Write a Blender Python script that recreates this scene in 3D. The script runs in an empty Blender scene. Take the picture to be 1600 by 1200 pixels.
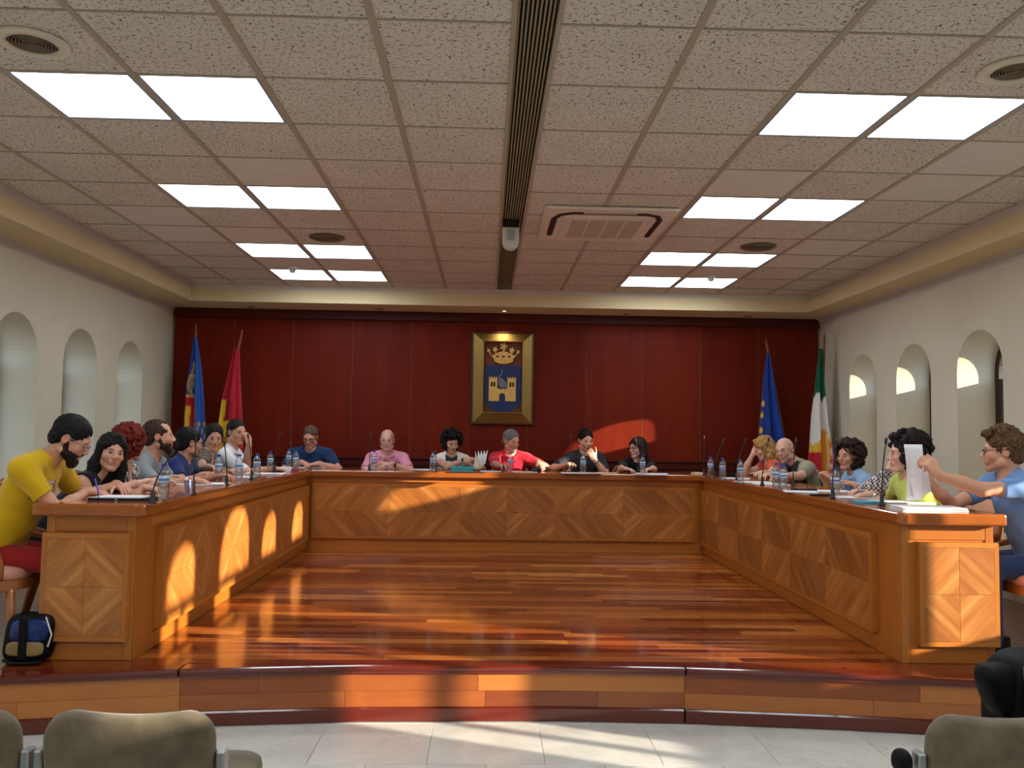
import bpy, math, random
import numpy as np
from mathutils import Vector, Matrix
random.seed(7); rng = np.random.default_rng(7)
scene = bpy.context.scene
C = scene.collection

# ------------------------------------------------------------------ camera
FPX = 1330.0
CAM = np.array([0.0, 0.0, 1.52])
def _rot(yaw, pitch, roll):
    cy, sy, cp, sp = math.cos(yaw), math.sin(yaw), math.cos(pitch), math.sin(pitch)
    f = np.array([sy*cp, cy*cp, sp]); r = np.array([cy, -sy, 0.0]); u = np.cross(r, f)
    cr, sr = math.cos(roll), math.sin(roll)
    return np.array([cr*r+sr*u, -sr*r+cr*u, f])
RC = _rot(.0296, .0591, .0148)
cd = bpy.data.cameras.new('camera'); cd.sensor_width = 36; cd.lens = FPX/1600*36; cd.clip_start = .05
cam = bpy.data.objects.new('camera', cd); C.objects.link(cam)
m3 = Matrix(((RC[0][0], RC[1][0], -RC[2][0]), (RC[0][1], RC[1][1], -RC[2][1]), (RC[0][2], RC[1][2], -RC[2][2])))
cam.matrix_world = Matrix.Translation(Vector(CAM)) @ m3.to_4x4()
scene.camera = cam
def bp(px, py, x=None, y=None, z=None):
    """pixel -> point on the plane x=, y= or z="""
    d = RC.T @ np.array([(px-800)/FPX, -(py-600)/FPX, 1.0])
    t = (z-CAM[2])/d[2] if z is not None else (y/d[1] if y is not None else x/d[0])
    return CAM+t*d

# ------------------------------------------------------------------ world, sun, exposure
w = bpy.data.worlds.new('sky'); scene.world = w; w.use_nodes = True
w.node_tree.nodes['Background'].inputs[0].default_value = (.62, .78, 1.0, 1)
w.node_tree.nodes['Background'].inputs[1].default_value = 2.3
sl = bpy.data.lights.new('sun', 'SUN'); sl.energy = 11.5; sl.angle = .012; sl.color = (1.0, .87, .70)
sun = bpy.data.objects.new('sun', sl); C.objects.link(sun); sun.location = (9, -2, 6)
SUN = Vector((-1, .41, -.25)).normalized()
sun.rotation_euler = SUN.to_track_quat('-Z', 'Y').to_euler()
scene.view_settings.view_transform = 'Standard'; scene.view_settings.look = 'None'
scene.view_settings.gamma = 1; scene.view_settings.use_curve_mapping = False
scene.view_settings.exposure = 0.55
LED = 6.6

# ------------------------------------------------------------------ sizes
P = .295            # platform height
W = 1.12            # worktop height
XL, XR, YB, YF = -3.80, 4.10, 10.35, -2.65
CZ, SZ = 3.181, 2.99

# ------------------------------------------------------------------ helpers
def tag(o, label=None, cat=None, group=None, kind=None):
    if label: o['label'] = label
    if cat: o['category'] = cat
    if group: o['group'] = group
    if kind: o['kind'] = kind
    return o
def thing(name, label, cat, loc=(0, 0, 0), rz=0, group=None):
    o = bpy.data.objects.new(name, None); C.objects.link(o)
    o.empty_display_size = .1
    o.location = loc; o.rotation_euler = (0, 0, rz)
    return tag(o, label, cat, group)
def link(name, me, parent=None, loc=None):
    o = bpy.data.objects.new(name, me); C.objects.link(o)
    if parent: o.parent = parent
    if loc is not None: o.location = loc
    return o
def copy_tree(o, parent=None):
    c = o.copy(); C.objects.link(c); c.parent = parent
    for ch in o.children: copy_tree(ch, c)
    return c
class MB:
    def __init__(s): s.v = []; s.f = []; s.m = []; s.mi = 0; s.off = np.zeros(3)
    def add(s, vs, fs):
        b = len(s.v); s.v += [tuple(map(float, v)) for v in vs]
        s.f += [tuple(i+b for i in f) for f in fs]; s.m += [s.mi]*len(fs)
        return s
    def box(s, lo, hi, ch=0.0):
        (x0, y0, z0), (x1, y1, z1) = lo, hi
        if ch <= 0:
            return s.add([(x0, y0, z0), (x1, y0, z0), (x1, y1, z0), (x0, y1, z0), (x0, y0, z1), (x1, y0, z1), (x1, y1, z1), (x0, y1, z1)],
                  [(0, 3, 2, 1), (4, 5, 6, 7), (0, 1, 5, 4), (1, 2, 6, 5), (2, 3, 7, 6), (3, 0, 4, 7)])
        c = (np.array(lo)+np.array(hi))/2; h = (np.array(hi)-np.array(lo))/2
        ch = min(ch, min(h)*.95)
        vs = []; idx = {}
        for sx in (-1, 1):
            for sy in (-1, 1):
                for sz in (-1, 1):
                    for a in range(3):
                        q = np.array([sx, sy, sz])*(h-ch); q[a] = (sx, sy, sz)[a]*h[a]
                        idx[(sx, sy, sz, a)] = len(vs); vs.append(c+q)
        fs = []
        for a in range(3):
            b, d = (a+1) % 3, (a+2) % 3
            for sg in (-1, 1):
                q = []
                for (sb, sd) in ((-1, -1), (1, -1), (1, 1), (-1, 1)):
                    k = [0, 0, 0]; k[a] = sg; k[b] = sb; k[d] = sd; q.append(idx[(*k, a)])
                fs.append(tuple(q if sg > 0 else q[::-1]))
            for sb in (-1, 1):
                for sd in (-1, 1):
                    k0 = [0, 0, 0]; k0[a] = -1; k0[b] = sb; k0[d] = sd; k1 = list(k0); k1[a] = 1
                    q = (idx[(*k0, b)], idx[(*k1, b)], idx[(*k1, d)], idx[(*k0, d)])
                    fs.append(q if sb*sd < 0 else q[::-1])
        for sx in (-1, 1):
            for sy in (-1, 1):
                for sz in (-1, 1):
                    q = tuple(idx[(sx, sy, sz, a)] for a in range(3))
                    fs.append(q if sx*sy*sz > 0 else q[::-1])
        return s.add(vs, fs)
    def tube(s, pts, r, n=8, caps=True, sq=1.0):
        pts = [np.array(p, float) for p in pts]; k = len(pts)
        rs = list(r) if hasattr(r, '__len__') else [r]*k
        vs = []; fs = []
        t0 = pts[1]-pts[0]; a = np.array([0, 0, 1.0]) if abs(t0[2]) < .9*np.linalg.norm(t0) else np.array([1.0, 0, 0])
        nrm = np.cross(t0, a); nrm /= np.linalg.norm(nrm)
        for i in range(k):
            t = pts[min(i+1, k-1)]-pts[max(i-1, 0)]; t /= np.linalg.norm(t)+1e-12
            nrm = nrm-t*(nrm@t); nrm /= np.linalg.norm(nrm); b = np.cross(t, nrm)
            for j in range(n):
                an = 2*math.pi*j/n
                vs.append(pts[i]+rs[i]*(math.cos(an)*nrm+sq*math.sin(an)*b))
        for i in range(k-1):
            for j in range(n):
                fs.append((i*n+j, i*n+(j+1) % n, (i+1)*n+(j+1) % n, (i+1)*n+j))
        if caps: fs.append(tuple(range(n))[::-1]); fs.append(tuple((k-1)*n+j for j in range(n)))
        return s.add(vs, fs)
    def lathe(s, prof, n=16, c=(0, 0, 0)):
        vs = []; fs = []; k = len(prof)
        for (r, z) in prof:
            for j in range(n):
                an = 2*math.pi*j/n; vs.append((c[0]+r*math.cos(an), c[1]+r*math.sin(an), c[2]+z))
        for i in range(k-1):
            for j in range(n): fs.append((i*n+j, i*n+(j+1) % n, (i+1)*n+(j+1) % n, (i+1)*n+j))
        if prof[0][0] > 1e-5: fs.append(tuple(range(n))[::-1])
        if prof[-1][0] > 1e-5: fs.append(tuple((k-1)*n+j for j in range(n)))
        return s.add(vs, fs)
    def prism(s, poly, d, org=(0, 0, 0), u=(1, 0, 0), v=(0, 0, 1), nrm=(0, -1, 0)):
        """polygon (a,b) in plane u,v extruded by d along nrm"""
        o, u, v, nn = (np.array(q, float) for q in (org, u, v, nrm)); n = len(poly)
        A = [o+a*u+b*v for a, b in poly]; B = [q+d*nn for q in A]
        fs = [tuple(range(n))[::-1], tuple(range(n, 2*n))]+[(i, (i+1) % n, n+(i+1) % n, n+i) for i in range(n)]
        return s.add(A+B, fs)
    def grid(s, P2):
        """P2: (m,n,3) array of points"""
        m, n = len(P2), len(P2[0])
        return s.add([P2[i][j] for i in range(m) for j in range(n)],
                     [(i*n+j, i*n+j+1, (i+1)*n+j+1, (i+1)*n+j) for i in range(m-1) for j in range(n-1)])
    def mesh(s, name, mats, smooth=False):
        me = bpy.data.meshes.new(name); me.from_pydata(s.v, [], s.f)
        for q in (mats if isinstance(mats, (list, tuple)) else [mats]): me.materials.append(q)
        if any(s.m): me.polygons.foreach_set('material_index', s.m)
        if smooth: me.polygons.foreach_set('use_smooth', [True]*len(s.f))
        me.validate(); me.update()
        return me
    def build(s, name, mats, parent=None, smooth=False, loc=None):
        return link(name, s.mesh(name, mats, smooth), parent, loc)
def fixn(o):
    import bmesh
    b = bmesh.new(); b.from_mesh(o.data); bmesh.ops.recalc_face_normals(b, faces=b.faces); b.to_mesh(o.data); b.free(); return o

# ------------------------------------------------------------------ materials
def _mat(name):
    m = bpy.data.materials.new(name); m.use_nodes = True
    nt = m.node_tree; return m, nt, nt.nodes['Principled BSDF']
def srgb(r, g, b):
    f = lambda c: (c/255/12.92 if c/255 <= .04045 else ((c/255+.055)/1.055)**2.4)
    return (f(r), f(g), f(b), 1)
def nd(nt, t, **k):
    n = nt.nodes.new('ShaderNode'+t)
    for a, b in k.items(): setattr(n, a, b)
    return n
def ramp(nt, stops, interp='LINEAR'):
    r = nd(nt, 'ValToRGB'); r.color_ramp.interpolation = interp; e = r.color_ramp.elements
    while len(e) < len(stops): e.new(.5)
    for q, (p, c) in zip(e, stops): q.position = p; q.color = c
    return r
def plain(name, col, rough=.5, metal=0, spec=.5, var=0.0, vscale=6, bump=0, bscale=60, coat=0, sheen=0, emit=None):
    m, nt, b = _mat(name)
    b.inputs['Base Color'].default_value = col; b.inputs['Roughness'].default_value = rough
    b.inputs['Metallic'].default_value = metal; b.inputs['Specular IOR Level'].default_value = spec
    if coat: b.inputs['Coat Weight'].default_value = coat; b.inputs['Coat Roughness'].default_value = .08
    if sheen: b.inputs['Sheen Weight'].default_value = sheen
    if emit: b.inputs['Emission Color'].default_value = emit[0]; b.inputs['Emission Strength'].default_value = emit[1]
    if var or bump: tc = nd(nt, 'TexCoord')
    if var:
        n = nd(nt, 'TexNoise'); n.inputs['Scale'].default_value = vscale; n.inputs['Detail'].default_value = 5
        nt.links.new(tc.outputs['Object'], n.inputs['Vector'])
        r = ramp(nt, [(.3, tuple(c*(1-var) for c in col[:3])+(1,)), (.7, tuple(min(1, c*(1+var)) for c in col[:3])+(1,))])
        nt.links.new(n.outputs['Fac'], r.inputs[0]); nt.links.new(r.outputs[0], b.inputs['Base Color'])
    if bump:
        n2 = nd(nt, 'TexNoise'); n2.inputs['Scale'].default_value = bscale; n2.inputs['Detail'].default_value = 4
        nt.links.new(tc.outputs['Object'], n2.inputs['Vector'])
        bm = nd(nt, 'Bump'); bm.inputs['Strength'].default_value = bump; bm.inputs['Distance'].default_value = .01
        nt.links.new(n2.outputs['Fac'], bm.inputs['Height']); nt.links.new(bm.outputs[0], b.inputs['Normal'])
    return m
def wood(name, stops, sc=(1, 1, 1), rough=.3, rand=.5, grain=.55, coat=0.0, nscale=3.0, bump=0.0, spec=.5):
    """grain stretched by sc in object space; per-object shade by Object Info random"""
    m, nt, b = _mat(name); L = nt.links.new
    tc = nd(nt, 'TexCoord'); oi = nd(nt, 'ObjectInfo'); mp = nd(nt, 'Mapping'); mp.inputs['Scale'].default_value = sc
    ad = nd(nt, 'VectorMath', operation='ADD'); sc2 = nd(nt, 'VectorMath', operation='SCALE'); sc2.inputs['Scale'].default_value = 37.0
    cb = nd(nt, 'CombineXYZ'); L(oi.outputs['Random'], cb.inputs[0]); L(oi.outputs['Random'], cb.inputs[1]); L(cb.outputs[0], sc2.inputs[0])
    L(tc.outputs['Object'], mp.inputs['Vector']); L(mp.outputs[0], ad.inputs[0]); L(sc2.outputs[0], ad.inputs[1])
    n = nd(nt, 'TexNoise'); n.inputs['Scale'].default_value = nscale; n.inputs['Detail'].default_value = 6; n.inputs['Distortion'].default_value = .4
    L(ad.outputs[0], n.inputs['Vector'])
    mx = nd(nt, 'Math', operation='MULTIPLY'); mx.inputs[1].default_value = rand; L(oi.outputs['Random'], mx.inputs[0])
    m2 = nd(nt, 'Math', operation='MULTIPLY_ADD'); m2.inputs[1].default_value = grain; L(n.outputs['Fac'], m2.inputs[0]); L(mx.outputs[0], m2.inputs[2])
    m3_ = nd(nt, 'Math', operation='SUBTRACT'); m3_.inputs[1].default_value = grain*.25-(1-rand-grain*.5)*.5; L(m2.outputs[0], m3_.inputs[0])
    r = ramp(nt, stops); L(m3_.outputs[0], r.inputs[0]); L(r.outputs[0], b.inputs['Base Color'])
    b.inputs['Roughness'].default_value = rough; b.inputs['Specular IOR Level'].default_value = spec
    if coat: b.inputs['Coat Weight'].default_value = coat; b.inputs['Coat Roughness'].default_value = .06
    return m
def vcol(name, rough=.5, spec=.4, sheen=0, bump=0, bscale=90):
    m, nt, b = _mat(name); a = nd(nt, 'Attribute'); a.attribute_name = 'Col'
    nt.links.new(a.outputs['Color'], b.inputs['Base Color'])
    b.inputs['Roughness'].default_value = rough; b.inputs['Specular IOR Level'].default_value = spec
    if sheen: b.inputs['Sheen Weight'].default_value = sheen
    if bump:
        tc = nd(nt, 'TexCoord'); n2 = nd(nt, 'TexNoise'); n2.inputs['Scale'].default_value = bscale
        nt.links.new(tc.outputs['Object'], n2.inputs['Vector'])
        bm = nd(nt, 'Bump'); bm.inputs['Strength'].default_value = bump; bm.inputs['Distance'].default_value = .01
        nt.links.new(n2.outputs['Fac'], bm.inputs['Height']); nt.links.new(bm.outputs[0], b.inputs['Normal'])
    return m
M = {}
M['wall'] = plain('cream_paint', srgb(212, 203, 180), .75, var=.04, vscale=2, bump=.06, bscale=220)
M['soffit'] = plain('soffit_paint', srgb(222, 203, 160), .7, var=.03, vscale=2)
M['coving'] = plain('white_coving', srgb(205, 200, 192), .6)
M['slab'] = plain('plenum_dark', srgb(60, 58, 54), .9)
M['runner'] = plain('grid_metal', srgb(176, 166, 148), .5)
M['led'] = plain('led_diffuser', (.9, .95, 1, 1), .4, emit=((.86, .94, 1.0, 1), LED))
M['ledframe'] = plain('led_frame', srgb(150, 155, 175), .5)
M['blank'] = plain('blank_tile', srgb(226, 220, 212), .8, var=.03)
M['redwood'] = wood('mahogany_panel', [(0, srgb(70, 13, 4)), (.5, srgb(102, 25, 7)), (1, srgb(130, 40, 11))], (3, 3, .35), .5, .25, .55, 0, 3.0, spec=.12)
M['redtrim'] = wood('mahogany_trim', [(0, srgb(52, 10, 6)), (1, srgb(88, 22, 10))], (1, 3, 3), .4, .3, .5, 0, 3.0, spec=.25)
M['gold'] = plain('brass_inlay', srgb(150, 96, 46), .5, .3)
M['honey'] = wood('honey_beech', [(0, srgb(142, 76, 22)), (.5, srgb(174, 102, 34)), (1, srgb(198, 128, 50))], (6, 6, .5), .33, .3, .5, .1)
M['honeyX'] = wood('honey_beech_long', [(0, srgb(148, 80, 24)), (.5, srgb(180, 106, 36)), (1, srgb(202, 132, 54))], (.7, 7, 7), .33, .3, .5, .1)
M['honeyY'] = wood('honey_beech_run', [(0, srgb(142, 74, 22)), (.5, srgb(174, 100, 32)), (1, srgb(198, 126, 48))], (7, .7, 7), .33, .3, .5, .1)
M['worktop'] = wood('worktop_wood', [(0, srgb(128, 62, 22)), (.5, srgb(160, 86, 32)), (1, srgb(184, 108, 46))], (4, .6, 4), .16, .2, .6, .5)
M['plank'] = wood('floor_plank', [(0, srgb(74, 24, 8)), (.3, srgb(114, 49, 17)), (.7, srgb(150, 78, 30)), (.9, srgb(176, 104, 46)), (1, srgb(204, 142, 72))], (.8, 9, 9), .16, .9, .16, .3)
M['riser'] = wood('riser_board', [(0, srgb(104, 42, 18)), (.5, srgb(158, 84, 36)), (1, srgb(204, 132, 62))], (.8, 9, 9), .3, .7, .3, .2)
M['nosing'] = wood('nosing_wood', [(0, srgb(78, 20, 12)), (1, srgb(110, 36, 20))], (.8, 6, 6), .18, .3, .5, .4)
M['chrome'] = plain('chrome', srgb(200, 200, 200), .25, 1)
M['alu'] = plain('aluminium', srgb(165, 168, 168), .35, .9)
M['black'] = plain('black_plastic', srgb(18, 18, 20), .4)
M['darkmet'] = plain('dark_metal', srgb(60, 56, 50), .5, .3)
M['white'] = plain('white_plastic', srgb(225, 224, 220), .4)
M['paper'] = plain('white_paper', srgb(236, 236, 240), .7)
M['shutter'] = wood('window_wood', [(0, srgb(34, 20, 12)), (1, srgb(58, 36, 22))], (4, 4, .5), .5, .3, .5)
def veneer():
    m, nt, b = _mat('diamond_veneer'); L = nt.links.new
    tc = nd(nt, 'TexCoord'); sp = nd(nt, 'SeparateXYZ'); L(tc.outputs['Object'], sp.inputs[0])
    ax = nd(nt, 'Math', operation='ABSOLUTE'); az = nd(nt, 'Math', operation='ABSOLUTE'); L(sp.outputs[0], ax.inputs[0]); L(sp.outputs[2], az.inputs[0])
    s = nd(nt, 'Math', operation='ADD'); L(ax.outputs[0], s.inputs[0]); L(az.outputs[0], s.inputs[1])
    d = nd(nt, 'Math', operation='SUBTRACT'); L(ax.outputs[0], d.inputs[0]); L(az.outputs[0], d.inputs[1])
    cb = nd(nt, 'CombineXYZ'); ms = nd(nt, 'Math', operation='MULTIPLY'); ms.inputs[1].default_value = 10; L(s.outputs[0], ms.inputs[0])
    md = nd(nt, 'Math', operation='MULTIPLY'); md.inputs[1].default_value = .9; L(d.outputs[0], md.inputs[0])
    oi = nd(nt, 'ObjectInfo'); mo = nd(nt, 'Math', operation='MULTIPLY'); mo.inputs[1].default_value = 0.6; L(oi.outputs['Random'], mo.inputs[0])
    L(ms.outputs[0], cb.inputs[0]); L(md.outputs[0], cb.inputs[1]); L(mo.outputs[0], cb.inputs[2])
    n = nd(nt, 'TexNoise'); n.inputs['Scale'].default_value = 1.4; n.inputs['Detail'].default_value = 5; n.inputs['Roughness'].default_value = .55; L(cb.outputs[0], n.inputs['Vector'])
    r = ramp(nt, [(.3, srgb(148, 86, 36)), (.5, srgb(172, 106, 48)), (.7, srgb(196, 134, 70))]); L(n.outputs['Fac'], r.inputs[0])
    # alternate quarters are a shade darker: the object's own 'shade' colour
    mx = nd(nt, 'MixRGB', blend_type='MULTIPLY'); mx.inputs[0].default_value = 1; L(r.outputs[0], mx.inputs[1]); L(oi.outputs['Color'], mx.inputs[2])
    L(mx.outputs[0], b.inputs['Base Color']); b.inputs['Roughness'].default_value = .35; b.inputs['Coat Weight'].default_value = .08; b.inputs['Coat Roughness'].default_value = .1
    return m
M['veneer'] = veneer()
def fissured():
    m, nt, b = _mat('fissured_tile'); L = nt.links.new
    tc = nd(nt, 'TexCoord'); oi = nd(nt, 'ObjectInfo'); ad = nd(nt, 'VectorMath', operation='ADD')
    cb = nd(nt, 'CombineXYZ'); mo = nd(nt, 'Math', operation='MULTIPLY'); mo.inputs[1].default_value = 19; L(oi.outputs['Random'], mo.inputs[0]); L(mo.outputs[0], cb.inputs[0]); L(mo.outputs[0], cb.inputs[1])
    L(tc.outputs['Object'], ad.inputs[0]); L(cb.outputs[0], ad.inputs[1])
    v = nd(nt, 'TexVoronoi', feature='DISTANCE_TO_EDGE'); v.inputs['Scale'].default_value = 44; v.inputs['Randomness'].default_value = 1; L(ad.outputs[0], v.inputs['Vector'])
    n = nd(nt, 'TexNoise'); n.inputs['Scale'].default_value = 52; n.inputs['Detail'].default_value = 1; L(ad.outputs[0], n.inputs['Vector'])
    lt = nd(nt, 'Math', operation='LESS_THAN'); lt.inputs[1].default_value = .05; L(v.outputs['Distance'], lt.inputs[0])
    gt = nd(nt, 'Math', operation='GREATER_THAN'); gt.inputs[1].default_value = .53; L(n.outputs['Fac'], gt.inputs[0])
    mu = nd(nt, 'Math', operation='MULTIPLY'); L(lt.outputs[0], mu.inputs[0]); L(gt.outputs[0], mu.inputs[1])
    n2 = nd(nt, 'TexNoise'); n2.inputs['Scale'].default_value = 3; L(ad.outputs[0], n2.inputs['Vector'])
    r2 = ramp(nt, [(.3, srgb(218, 211, 200)), (.7, srgb(228, 221, 210))]); L(n2.outputs['Fac'], r2.inputs[0])
    mx = nd(nt, 'MixRGB'); L(mu.outputs[0], mx.inputs[0]); L(r2.outputs[0], mx.inputs[1]); mx.inputs[2].default_value = srgb(112, 103, 94)
    L(mx.outputs[0], b.inputs['Base Color']); b.inputs['Roughness'].default_value = .9
    return m
M['fissured'] = fissured()
def marble():
    m, nt, b = _mat('cream_marble'); L = nt.links.new
    tc = nd(nt, 'TexCoord'); oi = nd(nt, 'ObjectInfo'); ad = nd(nt, 'VectorMath', operation='ADD'); cb = nd(nt, 'CombineXYZ')
    mo = nd(nt, 'Math', operation='MULTIPLY'); mo.inputs[1].default_value = 23; L(oi.outputs['Random'], mo.inputs[0]); L(mo.outputs[0], cb.inputs[0])
    L(tc.outputs['Object'], ad.inputs[0]); L(cb.outputs[0], ad.inputs[1])
    n = nd(nt, 'TexNoise'); n.inputs['Scale'].default_value = 3; n.inputs['Detail'].default_value = 6; n.inputs['Distortion'].default_value = 1.2; L(ad.outputs[0], n.inputs['Vector'])
    r = ramp(nt, [(.3, srgb(196, 192, 182)), (.6, srgb(212, 209, 200)), (.8, srgb(206, 196, 178))]); L(n.outputs['Fac'], r.inputs[0])
    v = nd(nt, 'TexNoise'); v.inputs['Scale'].default_value = 5; v.inputs['Detail'].default_value = 8; v.inputs['Distortion'].default_value = 2; L(ad.outputs[0], v.inputs['Vector'])
    r2 = ramp(nt, [(.485, (0, 0, 0, 1)), (.5, (.5, .5, .5, 1)), (.515, (0, 0, 0, 1))]); L(v.outputs['Fac'], r2.inputs[0])
    n3 = nd(nt, 'TexNoise'); n3.inputs['Scale'].default_value = 2; L(ad.outputs[0], n3.inputs['Vector'])
    r3 = ramp(nt, [(.55, (0, 0, 0, 1)), (.7, (1, 1, 1, 1))]); L(n3.outputs['Fac'], r3.inputs[0])
    mu = nd(nt, 'Math', operation='MULTIPLY'); L(r2.outputs[0], mu.inputs[0]); L(r3.outputs[0], mu.inputs[1])
    mx = nd(nt, 'MixRGB'); L(mu.outputs[0], mx.inputs[0]); L(r.outputs[0], mx.inputs[1]); mx.inputs[2].default_value = srgb(140, 120, 98)
    L(mx.outputs[0], b.inputs['Base Color']); b.inputs['Roughness'].default_value = .22
    return m
M['marble'] = marble()
def pane():
    m, nt, b = _mat('window_glass'); nt.nodes.remove(b); L = nt.links.new
    t = nd(nt, 'BsdfTransparent'); t.inputs[0].default_value = (.93, .95, .95, 1); g = nd(nt, 'BsdfGlossy'); g.inputs['Roughness'].default_value = .02
    mx = nd(nt, 'MixShader'); mx.inputs[0].default_value = .06; L(t.outputs[0], mx.inputs[1]); L(g.outputs[0], mx.inputs[2])
    L(mx.outputs[0], nt.nodes['Material Output'].inputs[0]); return m
M['pane'] = pane()
def blind():
    m, nt, b = _mat('white_blind'); nt.nodes.remove(b); L = nt.links.new
    d = nd(nt, 'BsdfDiffuse'); d.inputs[0].default_value = (.8, .78, .72, 1); t = nd(nt, 'BsdfTranslucent'); t.inputs[0].default_value = (.8, .77, .7, 1)
    mx = nd(nt, 'MixShader'); mx.inputs[0].default_value = .35; L(d.outputs[0], mx.inputs[1]); L(t.outputs[0], mx.inputs[2]); L(mx.outputs[0], nt.nodes['Material Output'].inputs[0]); return m
M['blind'] = blind()
def clear(name, col, mixg=.12):
    m, nt, b = _mat(name); nt.nodes.remove(b); L = nt.links.new
    t = nd(nt, 'BsdfTransparent'); t.inputs[0].default_value = col; g = nd(nt, 'BsdfGlossy'); g.inputs['Roughness'].default_value = .08
    fr = nd(nt, 'LayerWeight'); fr.inputs[0].default_value = .35
    ma = nd(nt, 'Math', operation='MULTIPLY_ADD'); ma.inputs[1].default_value = .6; ma.inputs[2].default_value = mixg; L(fr.outputs['Facing'], ma.inputs[0])
    mx = nd(nt, 'MixShader'); L(ma.outputs[0], mx.inputs[0]); L(t.outputs[0], mx.inputs[1]); L(g.outputs[0], mx.inputs[2])
    L(mx.outputs[0], nt.nodes['Material Output'].inputs[0]); return m
M['plastic'] = clear('clear_plastic', (.86, .89, .92, 1))
M['cup'] = clear('clear_cup', (.72, .78, .92, 1), .2)

# ================================================================== STRUCTURE
# --- floors
mb = MB(); mb.box((XL, YF, -.05), (XR, 4.5, -.006)); floor = tag(mb.build('floor', plain('grout', srgb(150, 146, 138), .8)), kind='structure')
# step front line: gently bowed, as the photograph shows
NOSE = [(-4.2, 4.02), (-3.2, 4.19), (-2.36, 4.33), (-1.55, 4.47), (-.65, 4.565), (.4, 4.59), (1.08, 4.56), (1.84, 4.48), (2.54, 4.38), (3.3, 4.25), (4.4, 4.05)]
def nose_y(x):
    xs = [p[0] for p in NOSE]; ys = [p[1] for p in NOSE]; return float(np.interp(x, xs, ys))
TS = .55
tile_me = MB().box((-TS/2+.0012, -TS/2+.0012, -.004), (TS/2-.0012, TS/2-.0012, 0), .0012).mesh('marble_tile', M['marble'])
for i in range(-6, 8):
    for j in range(2, 9):
        x, y = .30+i*TS+(TS/2 if j % 2 else 0), .45+j*TS
        if XL+TS/2 < x < XR-TS/2 and (y-TS/2) < nose_y(x)+.05: 
            o = link('marble_tile', tile_me, floor, (x, y, -.002)); o.rotation_euler = (0, 0, math.pi*(random.random() > .5))
# platform body
mb = MB()
xs = np.linspace(XL, XR, 41)
poly = [(x, nose_y(x)+.06) for x in xs]+[(XR, YB), (XL, YB)]
mb.prism(poly, P-.02, (0, 0, .0), (1, 0, 0), (0, 1, 0), (0, 0, 1))
platform = tag(fixn(mb.build('floor_platform', plain('subfloor', srgb(70, 30, 16), .6))), 'raised wooden platform carrying the council desks', kind='structure')
PW = .092
def plank_row(y0, y1, x0, x1, emit, seed):
    r = random.Random(seed); x = x0-r.uniform(0, 1.0)
    while x < x1:
        l = r.uniform(.75, 1.35); a, b = max(x, x0), min(x+l, x1)
        if b-a > .03: emit(a, b, y0, y1)
        x += l
def emit_part(a, b, y0, y1):
    cx, cy = (a+b)/2, (y0+y1)/2; hx, hy = (b-a)/2-.0006, (y1-y0)/2-.0005
    link('plank', MB().box((-hx, -hy, -.018), (hx, hy, 0), .0012).mesh('plank', M['plank']), platform, (cx, cy, P))
y = 4.70; k = 0; 
while y < 9.0:
    plank_row(y, y+PW, -1.9, 2.34, emit_part, k); y += PW; k += 1
mbs = MB()
def emit_stuff(a, b, y0, y1): mbs.box((a+.0006, y0+.0005, P-.018), (b-.0006, y1-.0005, P-.0004), .001)
y = 4.70; k = 200
while y < 10.3:
    plank_row(y, y+PW, XL, -1.9, emit_stuff, k); plank_row(y, y+PW, 2.34, XR, emit_stuff, k+500)
    if y > 8.99: plank_row(y, y+PW, -1.9, 2.34, emit_stuff, k+900)
    y += PW; k += 1
# clipped ends of the bowed front
for (xa, xb) in [(XL+i*.25, XL+(i+1)*.25) for i in range(32)]:
    for yy in 4.70-PW*np.arange(7, 0, -1):
        y1 = yy+PW
        if y1 <= max(nose_y(xa), nose_y(xb))+.114: continue
        ya, yb_ = max(yy, nose_y(xa)+.113), max(yy, nose_y(xb)+.113)
        mbs.prism([(xa, ya), (xb, yb_), (xb, y1), (xa, y1)], .018, (0, 0, P-.0185), (1, 0, 0), (0, 1, 0), (0, 0, 1))
o = fixn(mbs.build('aisle_planks', M['plank'], platform)); o['kind'] = 'stuff'
# nosing, riser boards, skirting
def bowed(x0, x1, prof, n):
    """sweep a (dy,z) profile along the nose line"""
    xs = np.linspace(x0, x1, n); g = [[(x, nose_y(x)+d, z) for (d, z) in prof] for x in xs]
    m = MB(); m.grid(g); k = len(prof)
    m.f.append(tuple(range(k))); m.f.append(tuple((n-1)*k+i for i in range(k))[::-1]); m.m += [0, 0]
    return m
segs = [(-3.8, -1.555), (-1.545, 1.075), (1.085, 4.1)]
for (a, b) in segs:
    pr = [(.115, P+.001), (.02, P+.001), (.006, P-.002), (0, P-.012), (.004, P-.024), (.014, P-.03), (.016, P-.044), (.028, P-.046), (.115, P-.046), (.115, P+.001)]
    fixn(bowed(a, b, pr, 24).build('nosing', M['nosing'], platform))
    pr = [(.028, 0), (.024, .004), (.024, .066), (.03, .074), (.06, .074), (.06, 0), (.028, 0)]
    fixn(bowed(a, b, pr, 24).build('skirting_board', M['nosing'], platform))
def riser_row(z0, z1, cuts, off):
    for a, b in zip(cuts[:-1], cuts[1:]):
        pr = [(off, z0+.0008), (off, z1-.0008), (.07, z1-.0008), (.07, z0+.0008), (off, z0+.0008)]
        fixn(bowed(a+.001, b-.001, pr, 8).build('riser_board', M['riser'], platform))
riser_row(.158, P-.044, [-3.8, -2.6, -1.55, -1.16, -.02, 1.08, 2.28, 3.1, 4.1], .034)
riser_row(.074, .158, [-3.8, -2.3, -1.55, -.72, .02, .62, 1.08, 2.05, 2.75, 4.1], .036)

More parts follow.
